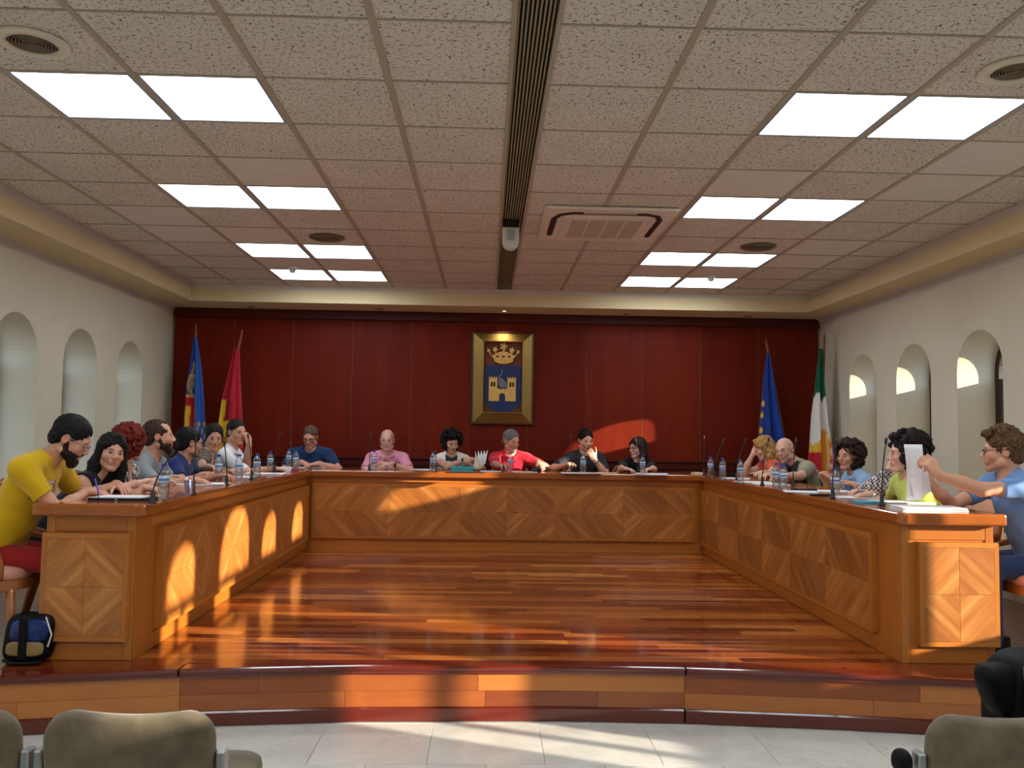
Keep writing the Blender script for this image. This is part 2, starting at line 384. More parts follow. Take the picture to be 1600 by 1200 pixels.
# --- walls
ARCH = [9.16, 8.06, 6.96, 5.86, 4.78, 3.80, 2.70, 1.46, .36, -.74, -1.84]      # centres along the room
AHW = {3.80: .46}
AW_, ASP, SILL, TH = .33, 2.12, .75, .40
def arched_wall(name, x, sgn, label):
    """wall with arched holes; inner face at x, body outwards (sgn)"""
    m = MB(); xo = x+sgn*TH; n = 12; top = CZ+.1
    edges = sorted(ARCH)
    ys = [YF]+[v for c in edges for v in (c-AHW.get(c, AW_), c+AHW.get(c, AW_))]+[YB+.2]
    for X in (x, xo):
        for i in range(0, len(ys), 2): m.add([(X, ys[i], -.05), (X, ys[i+1], -.05), (X, ys[i+1], top), (X, ys[i], top)], [(0, 1, 2, 3)])
        for c in edges:
            AW = AHW.get(c, AW_)
            m.add([(X, c-AW, -.05), (X, c+AW, -.05), (X, c+AW, SILL), (X, c-AW, SILL)], [(0, 1, 2, 3)])
            pts = [(c-AW*math.cos(math.pi*t/n), ASP+AW*math.sin(math.pi*t/n)) for t in range(n+1)]
            for a, b in zip(pts[:-1], pts[1:]): m.add([(X, a[0], a[1]), (X, b[0], b[1]), (X, b[0], top), (X, a[0], top)], [(0, 1, 2, 3)])
    for c in edges:
        AW = AHW.get(c, AW_); n2 = 24
        out = [(c-AW, SILL)]+[(c-AW*math.cos(math.pi*t/n2), ASP+AW*math.sin(math.pi*t/n2)) for t in range(n2+1)]+[(c+AW, SILL)]
        k = len(out)
        m.add([(x, a, b) for a, b in out]+[(xo, a, b) for a, b in out], [(i, (i+1) % k, k+(i+1) % k, k+i) for i in range(k)])
    o = m.build(name, M['wall']); tag(o, label, kind='structure'); return o
arched_wall('wall_left', XL, -1, 'cream plaster wall with a row of deep arched niches on the left')
arched_wall('wall_right', XR, 1, 'cream plaster wall with sunlit arched window recesses on the right')
# windows: arched wooden frame, fanlight, transom, two leaves (shutter boards or glass)
WN = [0]
def window(x, sgn, c, opened):
    WN[0] += 1; AW = AHW.get(c, AW_)
    xi = x+sgn*.335; d = sgn*.04; n = 16; fw = .06
    r = thing('window_%d' % WN[0], None, None, (xi, c, SILL)); r['kind'] = 'structure'
    def arc(R): return [(-R*math.cos(math.pi*t/n), ASP-SILL+R*math.sin(math.pi*t/n)) for t in range(n+1)]
    m = MB(); o1 = [(-AW, 0)]+arc(AW)+[(AW, 0)]; i1 = [(-AW+fw, fw)]+arc(AW-fw)+[(AW-fw, fw)]; k = len(o1)
    for X in (0, d): m.add([(X, a, b) for a, b in o1]+[(X, a, b) for a, b in i1], [(i, (i+1) % k, k+(i+1) % k, k+i) for i in range(k)])
    m.add([(0, a, b) for a, b in i1]+[(d, a, b) for a, b in i1], [(i, (i+1) % k, k+(i+1) % k, k+i) for i in range(k)])
    m.build('frame', M['shutter'], r)
    tz = 2.03-SILL
    MB().box((min(0, d), -AW+fw, tz-.03), (max(0, d), AW-fw, tz+.03)).build('transom', M['shutter'], r)
    pl = [(-AW+fw, tz+.03)]+[(a, b) for a, b in arc(AW-fw)]+[(AW-fw, tz+.03)]
    MB().add([(d/2, a, b) for a, b in pl], [tuple(range(len(pl)))]).build('pane', M['pane'], r)
    for sd in (-1, 1):
        y0, y1 = (sorted((0, sd*(AW-fw))))
        if opened:
            MB().add([(d/2, y0, fw), (d/2, y1, fw), (d/2, y1, tz-.03), (d/2, y0, tz-.03)], [(0, 1, 2, 3)]).build('pane', M['pane'], r)
            mm = MB(); a = .03
            mm.box((min(0, d), y0, fw), (max(0, d), y0+a, tz-.03)); mm.box((min(0, d), y1-a, fw), (max(0, d), y1, tz-.03))
            mm.box((min(0, d), y0+a, fw), (max(0, d), y1-a, fw+.05)); mm.build('leaf_frame', M['shutter'], r)
        if opened == 3 or (opened == 4 and sd > 0):
            MB().box((d*.5+(.008 if d > 0 else -.012), y0+.012, 1.66-SILL), (d*.5+(.012 if d > 0 else -.008), y1-.001, tz-.005)).build('blind', M['blind'], r)
        if opened == 2:
            MB().box((d*.5+(.008 if d > 0 else -.012), y0+.001, fw+.01), (d*.5+(.012 if d > 0 else -.008), y1-.001, tz-.005)).build('blind', M['blind'], r)
OPEN_R = (4, 5, 6)
for i, c in enumerate(ARCH):
    window(XR, 1, c, {4: 3, 5: 4, 6: 1}.get(i, 2))
    window(XL, -1, c, 1)
tag(MB().box((-150, -150, -4.2), (150, 150, -4)).build('ground', plain('street_ground', srgb(120, 112, 100), .9)), 'street level ground outside the windows', kind='structure')
# rear wall behind the camera and the wall behind the panelling
tag(MB().box((XL-.4, YF-.3, -.05), (XR+.4, YF, CZ+.1)).build('wall_rear', M['wall']), 'plain cream wall behind the audience', kind='structure')
bw = tag(MB().box((XL-.4, YB+.02, -.05), (XR+.4, YB+.3, CZ+.1)).build('wall_back', M['wall']), 'back wall faced with dark red mahogany panels', kind='structure')
cuts = [XL+.02]+[bp(x, 600, y=YB)[0] for x in (365, 457, 550, 642, 733.6, 824.6, 915, 1004, 1094, 1184)]+[XR-.02]
for a, b in zip(cuts[:-1], cuts[1:]):
    cx, h = (a+b)/2, (b-a)/2
    link('wall_panel', MB().box((-h+.003, -.02, -.72), (h-.003, .02, 1.66), .004).mesh('wall_panel', M['redwood']), bw, (cx, YB, 1.25))
for a in cuts[1:-1]: MB().box((a-.0016, YB-.0185, .6), (a+.0016, YB, SZ-.1)).build('inlay_strip', M['gold'], bw)
MB().box((XL+.02, YB-.05, SZ-.115), (XR-.02, YB, SZ), .008).build('cornice_rail', M['redtrim'], bw)
m = MB(); m.box((XL+.02, YB-.045, 1.12), (XR-.02, YB-.02, 1.20), .006); m.box((XL+.02, YB-.06, 1.20), (XR-.02, YB-.02, 1.225), .006); m.box((XL+.02, YB-.035, P), (XR-.02, YB-.02, 1.12))
m.build('dado_rail', M['redtrim'], bw)
# --- soffit ring and ceiling
IL, IR, IB = -3.39, 3.73, 9.75
ce = tag(MB().box((XL-.4, YF-.3, CZ+.06), (XR+.4, YB+.3, CZ+.2)).build('ceiling', M['slab']), 'suspended tile ceiling with a central service slot', kind='structure')
for nm, lo, hi in (('soffit_beam', (XL, YF, SZ), (IL, YB, CZ+.06)), ('soffit_beam', (IR, YF, SZ), (XR, YB, CZ+.06)), ('soffit_beam', (IL, IB, SZ), (IR, YB, CZ+.06))):
    MB().box(lo, hi).build(nm, M['soffit'], ce)
def cove(p0, p1, inn, z, s, up):
    """concave coving strip from p0 to p1; inn = direction away from the vertical face; up=+1 sits under a ceiling"""
    pr = [(0, -s)]+[(s*(1-math.cos(t)), -s*(1-math.sin(t))) for t in np.linspace(0, math.pi/2, 6)]+[(s, 0), (0, 0)]
    g = [[(px+inn[0]*a, py+inn[1]*a, z+b) for a, b in pr] for px, py in (p0, p1)]
    m = MB(); m.grid(g); o = fixn(m.build('coving', M['coving'], ce)); return o
cove((IL, YF), (IL, IB), (1, 0), CZ, .05, 1); cove((IR, YF), (IR, IB), (-1, 0), CZ, .05, 1); cove((IL, IB), (IR, IB), (0, -1), CZ, .05, 1)
cove((XL, YF), (XL, YB), (1, 0), SZ, .06, 1); cove((XR, YF), (XR, YB), (-1, 0), SZ, .09, 1)
cols = [IL+.0]+[-2.888+.6*i for i in range(5)]+[.086]
colsR = [.269]+[.840+.6*i for i in range(5)]+[IR]
rows = [3.3535+.6*j for j in range(-10, 11)]+[IB]
blank = {('L', 3, 3), ('R', 2, 3), ('R', 4, 2), ('R', 4, 3), ('L', 1, 5), ('L', 2, 8), ('L', 3, 8), ('R', 2, 8), ('R', 3, 8), ('R', 4, 6), ('R', 4, 7), ('L', 2, 6), ('L', 1, 6)}
LR = {-8, -5, -2, 1, 4, 7, 9}
lights = []
cache = {}
for side, cs in (('L', cols), ('R', colsR)):
    for i in range(6):
        for jj, (y0, y1) in enumerate(zip(rows[:-1], rows[1:])):
            j = jj-10; x0, x1 = cs[i], cs[i+1]
            if j in LR and i in (2, 3): lights.append((x0, x1, y0, y1, side, i, j)); continue
            if side == 'R' and i in (0, 1) and j == 4 and False: continue
            key = (round(x1-x0, 3), round(y1-y0, 3), (side, i, j) in blank)
            if j < -3 and not (-3 <= j): pass
            if key not in cache:
                hx, hy = (x1-x0)/2-.006, (y1-y0)/2-.004
                cache[key] = MB().box((-hx, -hy, 0), (hx, hy, .018), .002).mesh('ceiling_tile', M['blank'] if key[2] else M['fissured'])
            o = link('ceiling_tile', cache[key], ce, ((x0+x1)/2, (y0+y1)/2, CZ+.004))
            if random.random() < .25: o.rotation_euler = (random.uniform(-.004, .004), random.uniform(-.004, .004), math.pi)
for x in cols[1:-1]+colsR[1:-1]: MB().box((x-.017, YF, CZ-.002), (x+.017, IB, CZ+.03), .003).build('grid_runner', M['runner'], ce)
for y in rows[1:-1]:
    for a, b in ((IL, .086), (.269, IR)): MB().box((a, y-.006, CZ-.001), (b, y+.006, CZ+.02)).build('cross_tee', M['runner'], ce)
for x in (.075, .258): MB().box((x, YF, CZ-.004), (x+.022, IB, CZ+.06)).build('slot_trim', plain('slot_trim', srgb(176, 166, 146), .5), ce)
m = MB()
for q in range(9): m.box((.10+q*.0175, YF, CZ+.02), (.108+q*.0175, IB, CZ+.05))
m.build('slot_grille', plain('slot_grille', srgb(158, 148, 122), .6), ce)
# LED panels: one thing each
order = {1: 'nearest row', 4: 'second row', 7: 'third row', 9: 'farthest row', -2: 'first row behind the viewer', -5: 'second row behind the viewer', -8: 'rear row behind the viewer'}
for (x0, x1, y0, y1, s, i, j) in lights:
    r = thing('ceiling_light', 'square white ceiling panel light, %s, %s bank, %s one' % (order[j], 'left' if s == 'L' else 'right', 'left' if i == 2 else 'right'), 'light', ((x0+x1)/2, (y0+y1)/2, CZ), 0, 'LED ceiling panels')
    hx, hy = (x1-x0)/2-.017, (y1-y0)/2-.006
    m = MB(); fr = .012
    for lo, hi in (((-hx, -hy), (hx, -hy+fr)), ((-hx, hy-fr), (hx, hy)), ((-hx, -hy+fr), (-hx+fr, hy-fr)), ((hx-fr, -hy+fr), (hx, hy-fr))): m.box((*lo, 0), (*hi, .02))
    m.build('frame', M['ledframe'], r)
    MB().box((-hx+fr, -hy+fr, .004), (hx-fr, hy-fr, .012)).build('diffuser', M['led'], r)
# ceiling loudspeakers
M['spk'] = plain('speaker_ring', srgb(226, 219, 200), .5); M['spkg'] = plain('speaker_grille', srgb(112, 98, 78), .5)
for (x, y, lb, mt) in ((-1.988, 3.65, 'round cream ceiling loudspeaker beside the nearest left light panels', 0), (2.34, 3.65, 'round cream ceiling loudspeaker beside the nearest right light panels', 0),
                   (-1.388, 7.25, 'tan round ceiling loudspeaker by the third left light panels', 1), (2.34, 7.25, 'tan round ceiling loudspeaker by the third right light panels', 1)):
    r = thing('ceiling_speaker', lb, 'loudspeaker', (x, y, CZ), 0, 'ceiling loudspeakers')
    m = MB(); m.lathe([(.10, 0), (.10, -.012), (.135, -.014), (.15, -.008), (.152, .002)], 36); m.build('ring', M['spkg'] if mt else M['spk'], r, True)
    m = MB()
    for q in range(1, 8): m.lathe([(.013*q-.004, -.004), (.013*q-.002, -.009), (.013*q+.002, -.009), (.013*q+.004, -.004)], 32)
    m.lathe([(.1, -.003), (0.0001, -.003)], 32); m.lathe([(0.0001, -.011), (.01, -.011), (.011, -.004)], 12); m.build('grille', M['spkg'], r, True)
# cassette air conditioner
r = thing('air_conditioner', 'white square cassette air conditioner set in the ceiling', 'air conditioner', (.89, 6.56, CZ))
M['acw'] = plain('ac_plastic', srgb(232, 224, 214), .45); M['acg'] = plain('ac_grille', srgb(196, 188, 164), .5)
MB().box((-.49, -.51, -.025), (.49, .51, .0), .012).build('panel', M['acw'], r)
m = MB(); h = .34
sl_pts = [(-.40, .30), (-.40, -.22), (-.36, -.34), (-.27, -.39), (.27, -.39), (.36, -.34), (.40, -.22), (.40, .30)]
m.tube([(a, b, -.026) for a, b in sl_pts], .024, 6, True, .4); m.build('air_slot', M['black'], r)
MB().box((-.2, -.425, -.034), (.2, -.375, -.022), .004).build('louvre', M['acg'], r)
m = MB(); m.box((-.33, -.30, -.034), (.33, .44, -.02), .006); m.build('intake_panel', M['acw'], r)
for q in range(4): MB().box((-.26+q*.14, -.22, -.038), (-.14+q*.14, .34, -.030), .002).build('filter_grille', M['acg'], r)
# ceiling-hung camera in the slot
r = thing('dome_camera', 'white swivel camera hanging from the ceiling slot', 'camera', (.168, 6.62, CZ))
MB().box((-.062, -.05, -.045), (.062, .05, .03), .005).build('bracket', M['black'], r)
m = MB(); m.tube([(-.03, -.05, -.03), (-.01, -.07, .0), (.0, -.05, .02)], .006, 6); m.build('cable', M['black'], r)
m = MB(); n = 14; pl = [(-.066, 0), (-.066, -.10)]+[(.066*-math.cos(t), -.10-.066*math.sin(t)) for t in np.linspace(0, math.pi, 12)]+[(.066, -.10), (.066, 0)]
m.prism(pl, .10, (0, -.05, -.045), (1, 0, 0), (0, .0, 1), (0, 1, 0)); fixn(m.build('housing', M['white'], r))
MB().box((-.03, -.062, -.15), (.03, -.048, -.065), .004).build('lens_cover', plain('cam_grey', srgb(176, 176, 172), .35), r)
# smoke detectors
for x, y, lb in ((-1.99, 8.62, 'small white smoke detector beside the farthest left light panels'), (2.29, 8.62, 'small white smoke detector beside the farthest right light panels')):
    r = thing('smoke_detector', lb, 'smoke detector', (x, y, CZ), 0, 'smoke detectors')
    MB().lathe([(.05, 0.004), (.05, -.02), (.042, -.028)], 18).build('base', M['white'], r, True)
    MB().lathe([(.03, -.028), (.03, -.05), (.018, -.058), (.0001, -.058)], 18).build('sensor', M['white'], r, True)
# spotlights in the back soffit
SP = [bp(x, 480, y=10.05)[0] for x in (390, 593, 788, 980, 1172)]
nmz = ['leftmost', 'second from the left', 'centre', 'second from the right', 'rightmost']
for k, x in enumerate(SP):
    r = thing('soffit_spotlight', '%s recessed metal spotlight in the back soffit' % nmz[k], 'spotlight', (x, 10.1, SZ), 0, 'soffit spotlights')
    MB().lathe([(.028, 0), (.028, -.006), (.04, -.006), (.042, .001)], 20).build('ring', M['chrome'], r, True)
    MB().lathe([(.0001, -.002), (.027, -.002), (.027, .0)], 16).build('lens', plain('spot_lens_on', (1, 1, 1, 1), .3, emit=((1, .85, .6, 1), 6)) if k == 2 else M['chrome'], r, True)
sp = bpy.data.lights.new('spot_beam', 'SPOT'); sp.energy = 3.5; sp.color = (1, .82, .55); sp.spot_size = 1.5; sp.spot_blend = .7; sp.shadow_soft_size = .02
so = bpy.data.objects.new('spot_beam', sp); C.objects.link(so); so.location = (SP[2], 10.1, SZ-.02); so.rotation_euler = (math.radians(12), 0, 0)

# ================================================================== COUNCIL DESK
LXi, LXo, RXi, RXo, BYi, BYo = -1.86, -2.33, 2.31, 2.83, 9.0, 9.5
WT = .066
m = MB()
ol = [(-2.385, 4.585), (-1.835, 4.585), (-1.80, 4.62), (-1.80, 8.93), (2.275, 8.93), (2.275, 4.665), (2.31, 4.63), (2.875, 4.63), (2.875, 9.52), (-2.385, 9.52)]
m.prism(ol, WT, (0, 0, W-WT), (1, 0, 0), (0, 1, 0), (0, 0, 1)); o = fixn(m.build('worktop', M['worktop']))
bv = o.modifiers.new('edge', 'BEVEL'); bv.width = .014; bv.segments = 3; bv.limit_method = 'ANGLE'
tag(o, 'polished honey-brown wooden worktop running round all three desks', 'worktop')
def veneer_panel(parent, loc, rz, w, h, units, alt, proud=.04):
    """raised panel with mitred frame and diagonal veneer quarters, facing local -Y"""
    r = bpy.data.objects.new('raised_panel', None); r = None
    m = MB(); m.box((-w/2, 0, -h/2), (w/2, proud-.004, h/2))
    pan = m.build('raised_panel', M['honeyX'], parent, False, loc); pan.rotation_euler = (0, 0, rz)
    # the slab sits from y=-proud..0 in front of the carcass
    pan.data.transform(Matrix.Translation((0, -proud+.004, 0)))
    fr = .026
    for (a, b, c, d) in ((-w/2, w/2, h/2-fr, h/2), (-w/2, w/2, -h/2, -h/2+fr)):
        q = [(a, d if c > 0 else c), (b, d if c > 0 else c), (b-fr, c if c > 0 else d), (a+fr, c if c > 0 else d)]
        mm = MB(); mm.prism(q, .008, (0, -proud+.004, 0)); fixn(mm.build('frame_moulding', M['honeyX'], pan))
    for sgn in (-1, 1):
        q = [(sgn*w/2, -h/2), (sgn*w/2, h/2), (sgn*(w/2-fr), h/2-fr), (sgn*(w/2-fr), -h/2+fr)]
        mm = MB(); mm.prism(q, .008, (0, -proud+.004, 0)); fixn(mm.build('frame_moulding', M['honey'], pan))
    iw = w-2*fr; ih = h-2*fr; tot = sum(units); x = -iw/2
    for ui, u in enumerate(units):
        uw = iw*u/tot; cx = x+uw/2
        for sx in (-1, 1):
            for sz in (-1, 1):
                x0, x1 = sorted((sx*.0006, sx*(uw/2-.0006))); z0, z1 = sorted((sz*.0006, sz*(ih/2-.0008)))
                v = MB().box((x0, -.004, z0), (x1, .004, z1), .0006).build('veneer', M['veneer'], pan, False, (cx, -proud, 0))
                dk = (sx*sz > 0)
                s = (.74 if dk else 1.0) if alt == 2 else ((.86 if dk else 1.0) if alt else 1.0)
                v.color = (s, s*.96 if dk else s, s*.9 if dk else s, 1)
        if ui < len(units)-1: MB().box((x+uw-.002, -proud-.006, -ih/2), (x+uw+.002, -proud+.004, ih/2)).build('inlay_line', M['honey'], pan)
        x += uw
    return pan
def desk(name, label, lo, hi):
    r = thing(name, label, 'desk', ((lo[0]+hi[0])/2, (lo[1]+hi[1])/2, P)); c = np.array(r.location)
    m = MB(); a, b = np.array([*lo, P])-c, np.array([*hi, W-WT])-c
    m.box(a, b); m.build('carcass', M['honey'], r)
    return r, c
PZ0, PZ1 = .40, .965
pz, ph = (PZ0+PZ1)/2, PZ1-PZ0
dl, cl_ = desk('council_desk', 'long honey wood side desk on the left with diamond veneer end panel', (LXo, 4.65), (LXi, 9.5))
veneer_panel(dl, (np.array([(LXo+LXi)/2-.01, 4.65, pz])-cl_), 0, .455, ph, [1], 0)
veneer_panel(dl, (np.array([LXi, 6.93, pz])-cl_), math.pi/2, 4.0, ph, [1, 1, 1], 0)
db, cb_ = desk('council_desk', 'wooden desk across the back with three diamond veneer panels', (LXi+.001, BYi), (RXi-.001, BYo))
veneer_panel(db, (np.array([(LXi+RXi)/2-.02, BYi, pz+.02])-cb_), 0, 4.0, ph, [1.53, 1.0, 1.47], 1)
dr, cr_ = desk('council_desk', 'long wooden side desk on the right with sunlit quartered end panel', (RXi, 4.70), (RXo, 9.5))
veneer_panel(dr, (np.array([(RXo+RXi)/2+.045, 4.70, pz-.005])-cr_), 0, .445, ph, [1], 1)
veneer_panel(dr, (np.array([RXi, 6.95, pz])-cr_), -math.pi/2, 3.95, ph, [1, 1, 1], 2)
for r, c, lo, hi, ax in ((dl, cl_, (LXo, 4.65), (LXi, 9.5), 'L'), (dr, cr_, (RXi, 4.70), (RXo, 9.5), 'R'), (db, cb_, (LXi, BYi), (RXi, BYo), 'B')):
    def bar(nm, a, b, mt='honey'): MB().box(np.array(a)-c, np.array(b)-c, .002).build(nm, M[mt], r)
    t = .006
    if ax == 'B':
        bar('top_rail', (LXi+.06, BYi-t, 1.0), (RXi-.06, BYi, W-WT), 'honeyX'); bar('plinth', (LXi+.06, BYi-t, P), (RXi-.06, BYi, .385), 'honeyX')
        continue
    y = lo[1]
    for xx in (lo[0], hi[0]-.045): bar('stile', (xx, y-t, P), (xx+.045, y, W-WT))
    bar('top_rail', (lo[0]+.046, y-t, .97), (hi[0]-.046, y, W-WT), 'honeyX'); bar('plinth', (lo[0]+.046, y-t, P), (hi[0]-.046, y, .385), 'honeyX')
    xi = hi[0] if ax == 'L' else lo[0]; xa, xb = (xi, xi+t) if ax == 'L' else (xi-t, xi)
    bar('stile', (xa, lo[1], P), (xb, lo[1]+.2, W-WT)); bar('top_rail', (xa, lo[1]+.201, .98), (xb, 8.99, W-WT), 'honeyY'); bar('plinth', (xa, lo[1]+.201, P), (xb, 8.99, .385), 'honeyY')

# ================================================================== CREST ON THE BACK WALL
YW = YB-.02
cx0, cz0 = bp(785, 589.5, y=YW-.03)[0], bp(785, 589.5, y=YW-.03)[2]
r = thing('framed_crest', 'bronze framed town crest with gold crown above castle on blue shield', 'crest', (cx0, YW, cz0))
S_ = .15*10.33/1330
def q2(u, v): return ((u-560)*S_, (663-v)*S_)
M['bronze'] = plain('bronze_frame', srgb(150, 122, 66), .42, .75, var=.12, vscale=3)
M['bronzed'] = plain('bronze_edge', srgb(70, 36, 18), .4, .3)
M['maroon'] = plain('maroon_field', srgb(104, 48, 24), .6)
M['shieldblue'] = plain('shield_blue', srgb(10, 36, 92), .5)
M['castle'] = plain('castle_gold', srgb(214, 172, 92), .5, .1, var=.12, vscale=40)
M['crowngold'] = plain('crown_gold', srgb(216, 176, 104), .4, .3)
M['birdgrey'] = plain('bird_grey', srgb(112, 112, 124), .5, .2, var=.2, vscale=40)
def ring4(o, i, zo, zi):
    m = MB(); A = [(*o[0], ), (o[1][0], o[0][1]), o[1], (o[0][0], o[1][1])]; B = [i[0], (i[1][0], i[0][1]), i[1], (i[0][0], i[1][1])]
    return A, B
A, B = ring4((q2(245, 1150), q2(878, 195)), (q2(358, 1035), q2(770, 292)), 0, 0)
for k in range(4):
    a, b, c_, d_ = A[k], A[(k+1) % 4], B[(k+1) % 4], B[k]
    m = MB(); m.add([(a[0], -.02, a[1]), (b[0], -.02, b[1]), (c_[0], -.075, c_[1]), (d_[0], -.075, d_[1]), (a[0], 0, a[1]), (b[0], 0, b[1]), (c_[0], 0, c_[1]), (d_[0], 0, d_[1])],
                    [(0, 1, 2, 3), (0, 4, 5, 1), (3, 2, 6, 7), (1, 5, 6, 2), (0, 3, 7, 4)]); fixn(m.build('frame_side', M['bronze'], r))
    m = MB(); m.tube([(a[0], -.022, a[1]), (b[0], -.022, b[1])], .012, 8); m.build('outer_bead', M['bronzed'], r)
    m = MB(); m.tube([(c_[0], -.075, c_[1]), (d_[0], -.075, d_[1])], .009, 8); m.build('inner_bead', M['bronze'], r)
fl = MB(); p0, p1 = q2(358, 1035), q2(770, 292); fl.box((p0[0], -.03, p0[1]), (p1[0], 0, p1[1])); fl.build('field', M['maroon'], r)
sh = [q2(375, 542), q2(375, 880)]+[q2(567-192*math.cos(t), 870+155*math.sin(t)) for t in np.linspace(.1, math.pi-.1, 20)]+[q2(760, 880), q2(760, 542)]
m = MB(); m.prism(sh, .012, (0, -.03, 0)); fixn(m.build('shield', M['shieldblue'], r))
def crenel(x0, x1, y, n, d=14):
    st = (x1-x0)/(2*n-1); o = []
    for k in range(n): o += [(x0+2*k*st, y+d), (x0+2*k*st, y), (x0+(2*k+1)*st, y), (x0+(2*k+1)*st, y+d)]
    return o
cs = [(420, 912)]+crenel(420, 508, 660, 4)+[(508, 780)]+crenel(514, 606, 778, 4)+[(612, 780)]+crenel(612, 700, 662, 4)+[(700, 912), (592, 912), (592, 860)]+[(560+32*math.cos(t), 860-30*math.sin(t)) for t in np.linspace(.1, math.pi-.1, 8)]+[(528, 860), (528, 912)]
castle = MB(); castle.prism([q2(*p) for p in cs], .014, (0, -.042, 0)); castle = fixn(castle.build('castle', M['castle'], r))
for x in (440, 468, 634, 662):
    m = MB(); a, b = q2(x, 762), q2(x+20, 715); m.box((a[0], -.0575, a[1]), (b[0], -.055, b[1])); m.build('castle_window', M['black'], castle)
m = MB(); m.tube([(*[q2(545, 582)[0]], -.05, q2(545, 582)[1]), (q2(562, 600)[0], -.05, q2(562, 600)[1]), (q2(552, 630)[0], -.05, q2(552, 630)[1]), (q2(525, 662)[0], -.05, q2(525, 662)[1])], [.004, .007, .008, .011], 8)
pts = [(520, 665), (560, 680), (600, 715), (606, 765), (575, 770), (540, 768), (518, 735)]; m.prism([q2(*p) for p in pts], .016, (0, -.042, 0))
fixn(m.build('bird', M['birdgrey'], r))
band = [(440, 440), (470, 470), (470, 500), (520, 520), (567, 525), (615, 520), (665, 500), (668, 470), (700, 440), (660, 425), (640, 420), (610, 402), (590, 398), (567, 388), (545, 398), (520, 402), (495, 420), (475, 425)]
crown = MB(); crown.prism([q2(*p) for p in band], .02, (0, -.03, 0)); crown = fixn(crown.build('crown', M['crowngold'], r))
for (x, y, s) in ((412, 385, 16), (480, 375, 24), (567, 340, 32), (655, 380, 24), (720, 395, 16)):
    m = MB()
    for k in range(5):
        an = 2*math.pi*k/5+.3; a = q2(x+s*.6*math.cos(an), y+s*.6*math.sin(an)); m.lathe([(.0001, -.006), (s*.5*S_, 0), (.0001, .006)], 8, (a[0], 0, a[1]))
    m2 = MB()
    for (vx, vy, vz) in m.v: m2.v.append((vx, -.04+(vz-(663-y)*S_)*0 - .004, vz))
    m2 = MB(); m2.prism([q2(x+s*(1+.35*math.cos(5*t))*math.cos(t), y+s*(1+.35*math.cos(5*t))*math.sin(t)) for t in np.linspace(0, 2*math.pi, 40)[:-1]], .022, (0, -.03, 0))
    base = q2(567+(x-567)*.86, 430); m2.tube([(q2(x, y)[0], -.042, q2(x, y)[1]), (base[0], -.042, base[1])], .008, 6)
    fixn(m2.build('crown_leaf', M['crowngold'], crown))
for x in (505, 567, 628):
    m = MB(); m.prism([q2(x+16*math.cos(t), 448+11*math.sin(t)) for t in np.linspace(0, 2*math.pi, 13)[:-1]], .005, (0, -.05, 0)); fixn(m.build('jewel', M['maroon'], crown))
m = MB(); m.prism([q2(*p) for p in [(470, 486), (520, 478), (567, 476), (615, 478), (668, 486), (665, 500), (615, 520), (567, 525), (520, 520)]], .006, (0, -.05, 0)); fixn(m.build('crown_rim', M['castle'], crown))

# ================================================================== FLAGS
M['cloth'] = vcol('flag_cloth', .75, .2, .2)
M['pole'] = wood('flag_pole_wood', [(0, srgb(110, 52, 26)), (1, srgb(150, 80, 44))], (5, 5, .5), .35, .2)
def flag(label, Y, tip, foot, edges, colf, seed, neat=.0):
    """edges: (py, left px, right px) of the hanging cloth; colf(s,t,py)->colour"""
    T = bp(*tip, y=Y); F = bp(*foot, y=Y); k = (P-T[2])/(F[2]-T[2]); B_ = T+(F-T)*k
    r = thing('flag', label, 'flag', (B_[0], Y, P), 0, 'flags on poles by the back wall')
    T = T-np.array(r.location); 
    m = MB(); m.tube([(0, 0, .02), T*.5, T*.975, T], [.016, .016, .016, .006], 10); m.build('pole', M['pole'], r, True)
    MB().lathe([(.0001, 0), (.11, 0), (.11, .012), (.09, .03), (.03, .045), (.022, .12), (.0001, .12)], 20).build('pole_base', M['darkmet'], r, True)
    n, nt_ = 56, 70; pys = np.linspace(edges[0][0], edges[-1][0], nt_)
    L_ = np.interp(pys, [e[0] for e in edges], [e[1] for e in edges]); R_ = np.interp(pys, [e[0] for e in edges], [e[2] for e in edges])
    g = []; cols_ = []; rr = random.Random(seed); ph0 = rr.uniform(0, 6)
    for i, py in enumerate(pys):
        a, b = bp(L_[i], py, y=Y), bp(R_[i], py, y=Y); c = (a+b)/2; rx = (b[0]-a[0])/2; t = i/(nt_-1); row = []
        for j in range(n+1):
            th = 2*math.pi*j/n; f = 1+.0*th
            w_ = .55*math.sin(6*th+ph0+.8*t)+.3*math.sin(11*th+2.1*ph0+1.5*t)
            X = c[0]+rx*math.cos(th); Yy = Y-(.012+.75*rx)*math.sin(th)*(1+.75*w_)
            row.append((X-r.location.x, Yy-r.location.y, c[2]-r.location.z))
            s = .5+.5*math.cos(th); cols_.append(colf(s, t, py, math.sin(th)))
        g.append(row)
    m = MB(); m.grid(g); me = m.mesh('flag_cloth', M['cloth'], True)
    at = me.color_attributes.new('Col', 'FLOAT_COLOR', 'POINT'); at.data.foreach_set('color', np.array(cols_, np.float32).ravel())
    link('flag_cloth', me, r)
    MB().lathe([(.0001, .045), (.008, .03), (.014, .0), (.012, -.015), (.0001, -.02)], 10, tuple(T)).build('finial', M['pole'], r, True)
Yl, Rd, Bl = srgb(226, 184, 44), srgb(176, 24, 34), srgb(44, 92, 176)
def blob(s, t, pts, r): return any((s-a)**2+((t-b)*2.0)**2 < r*r for a, b in pts)
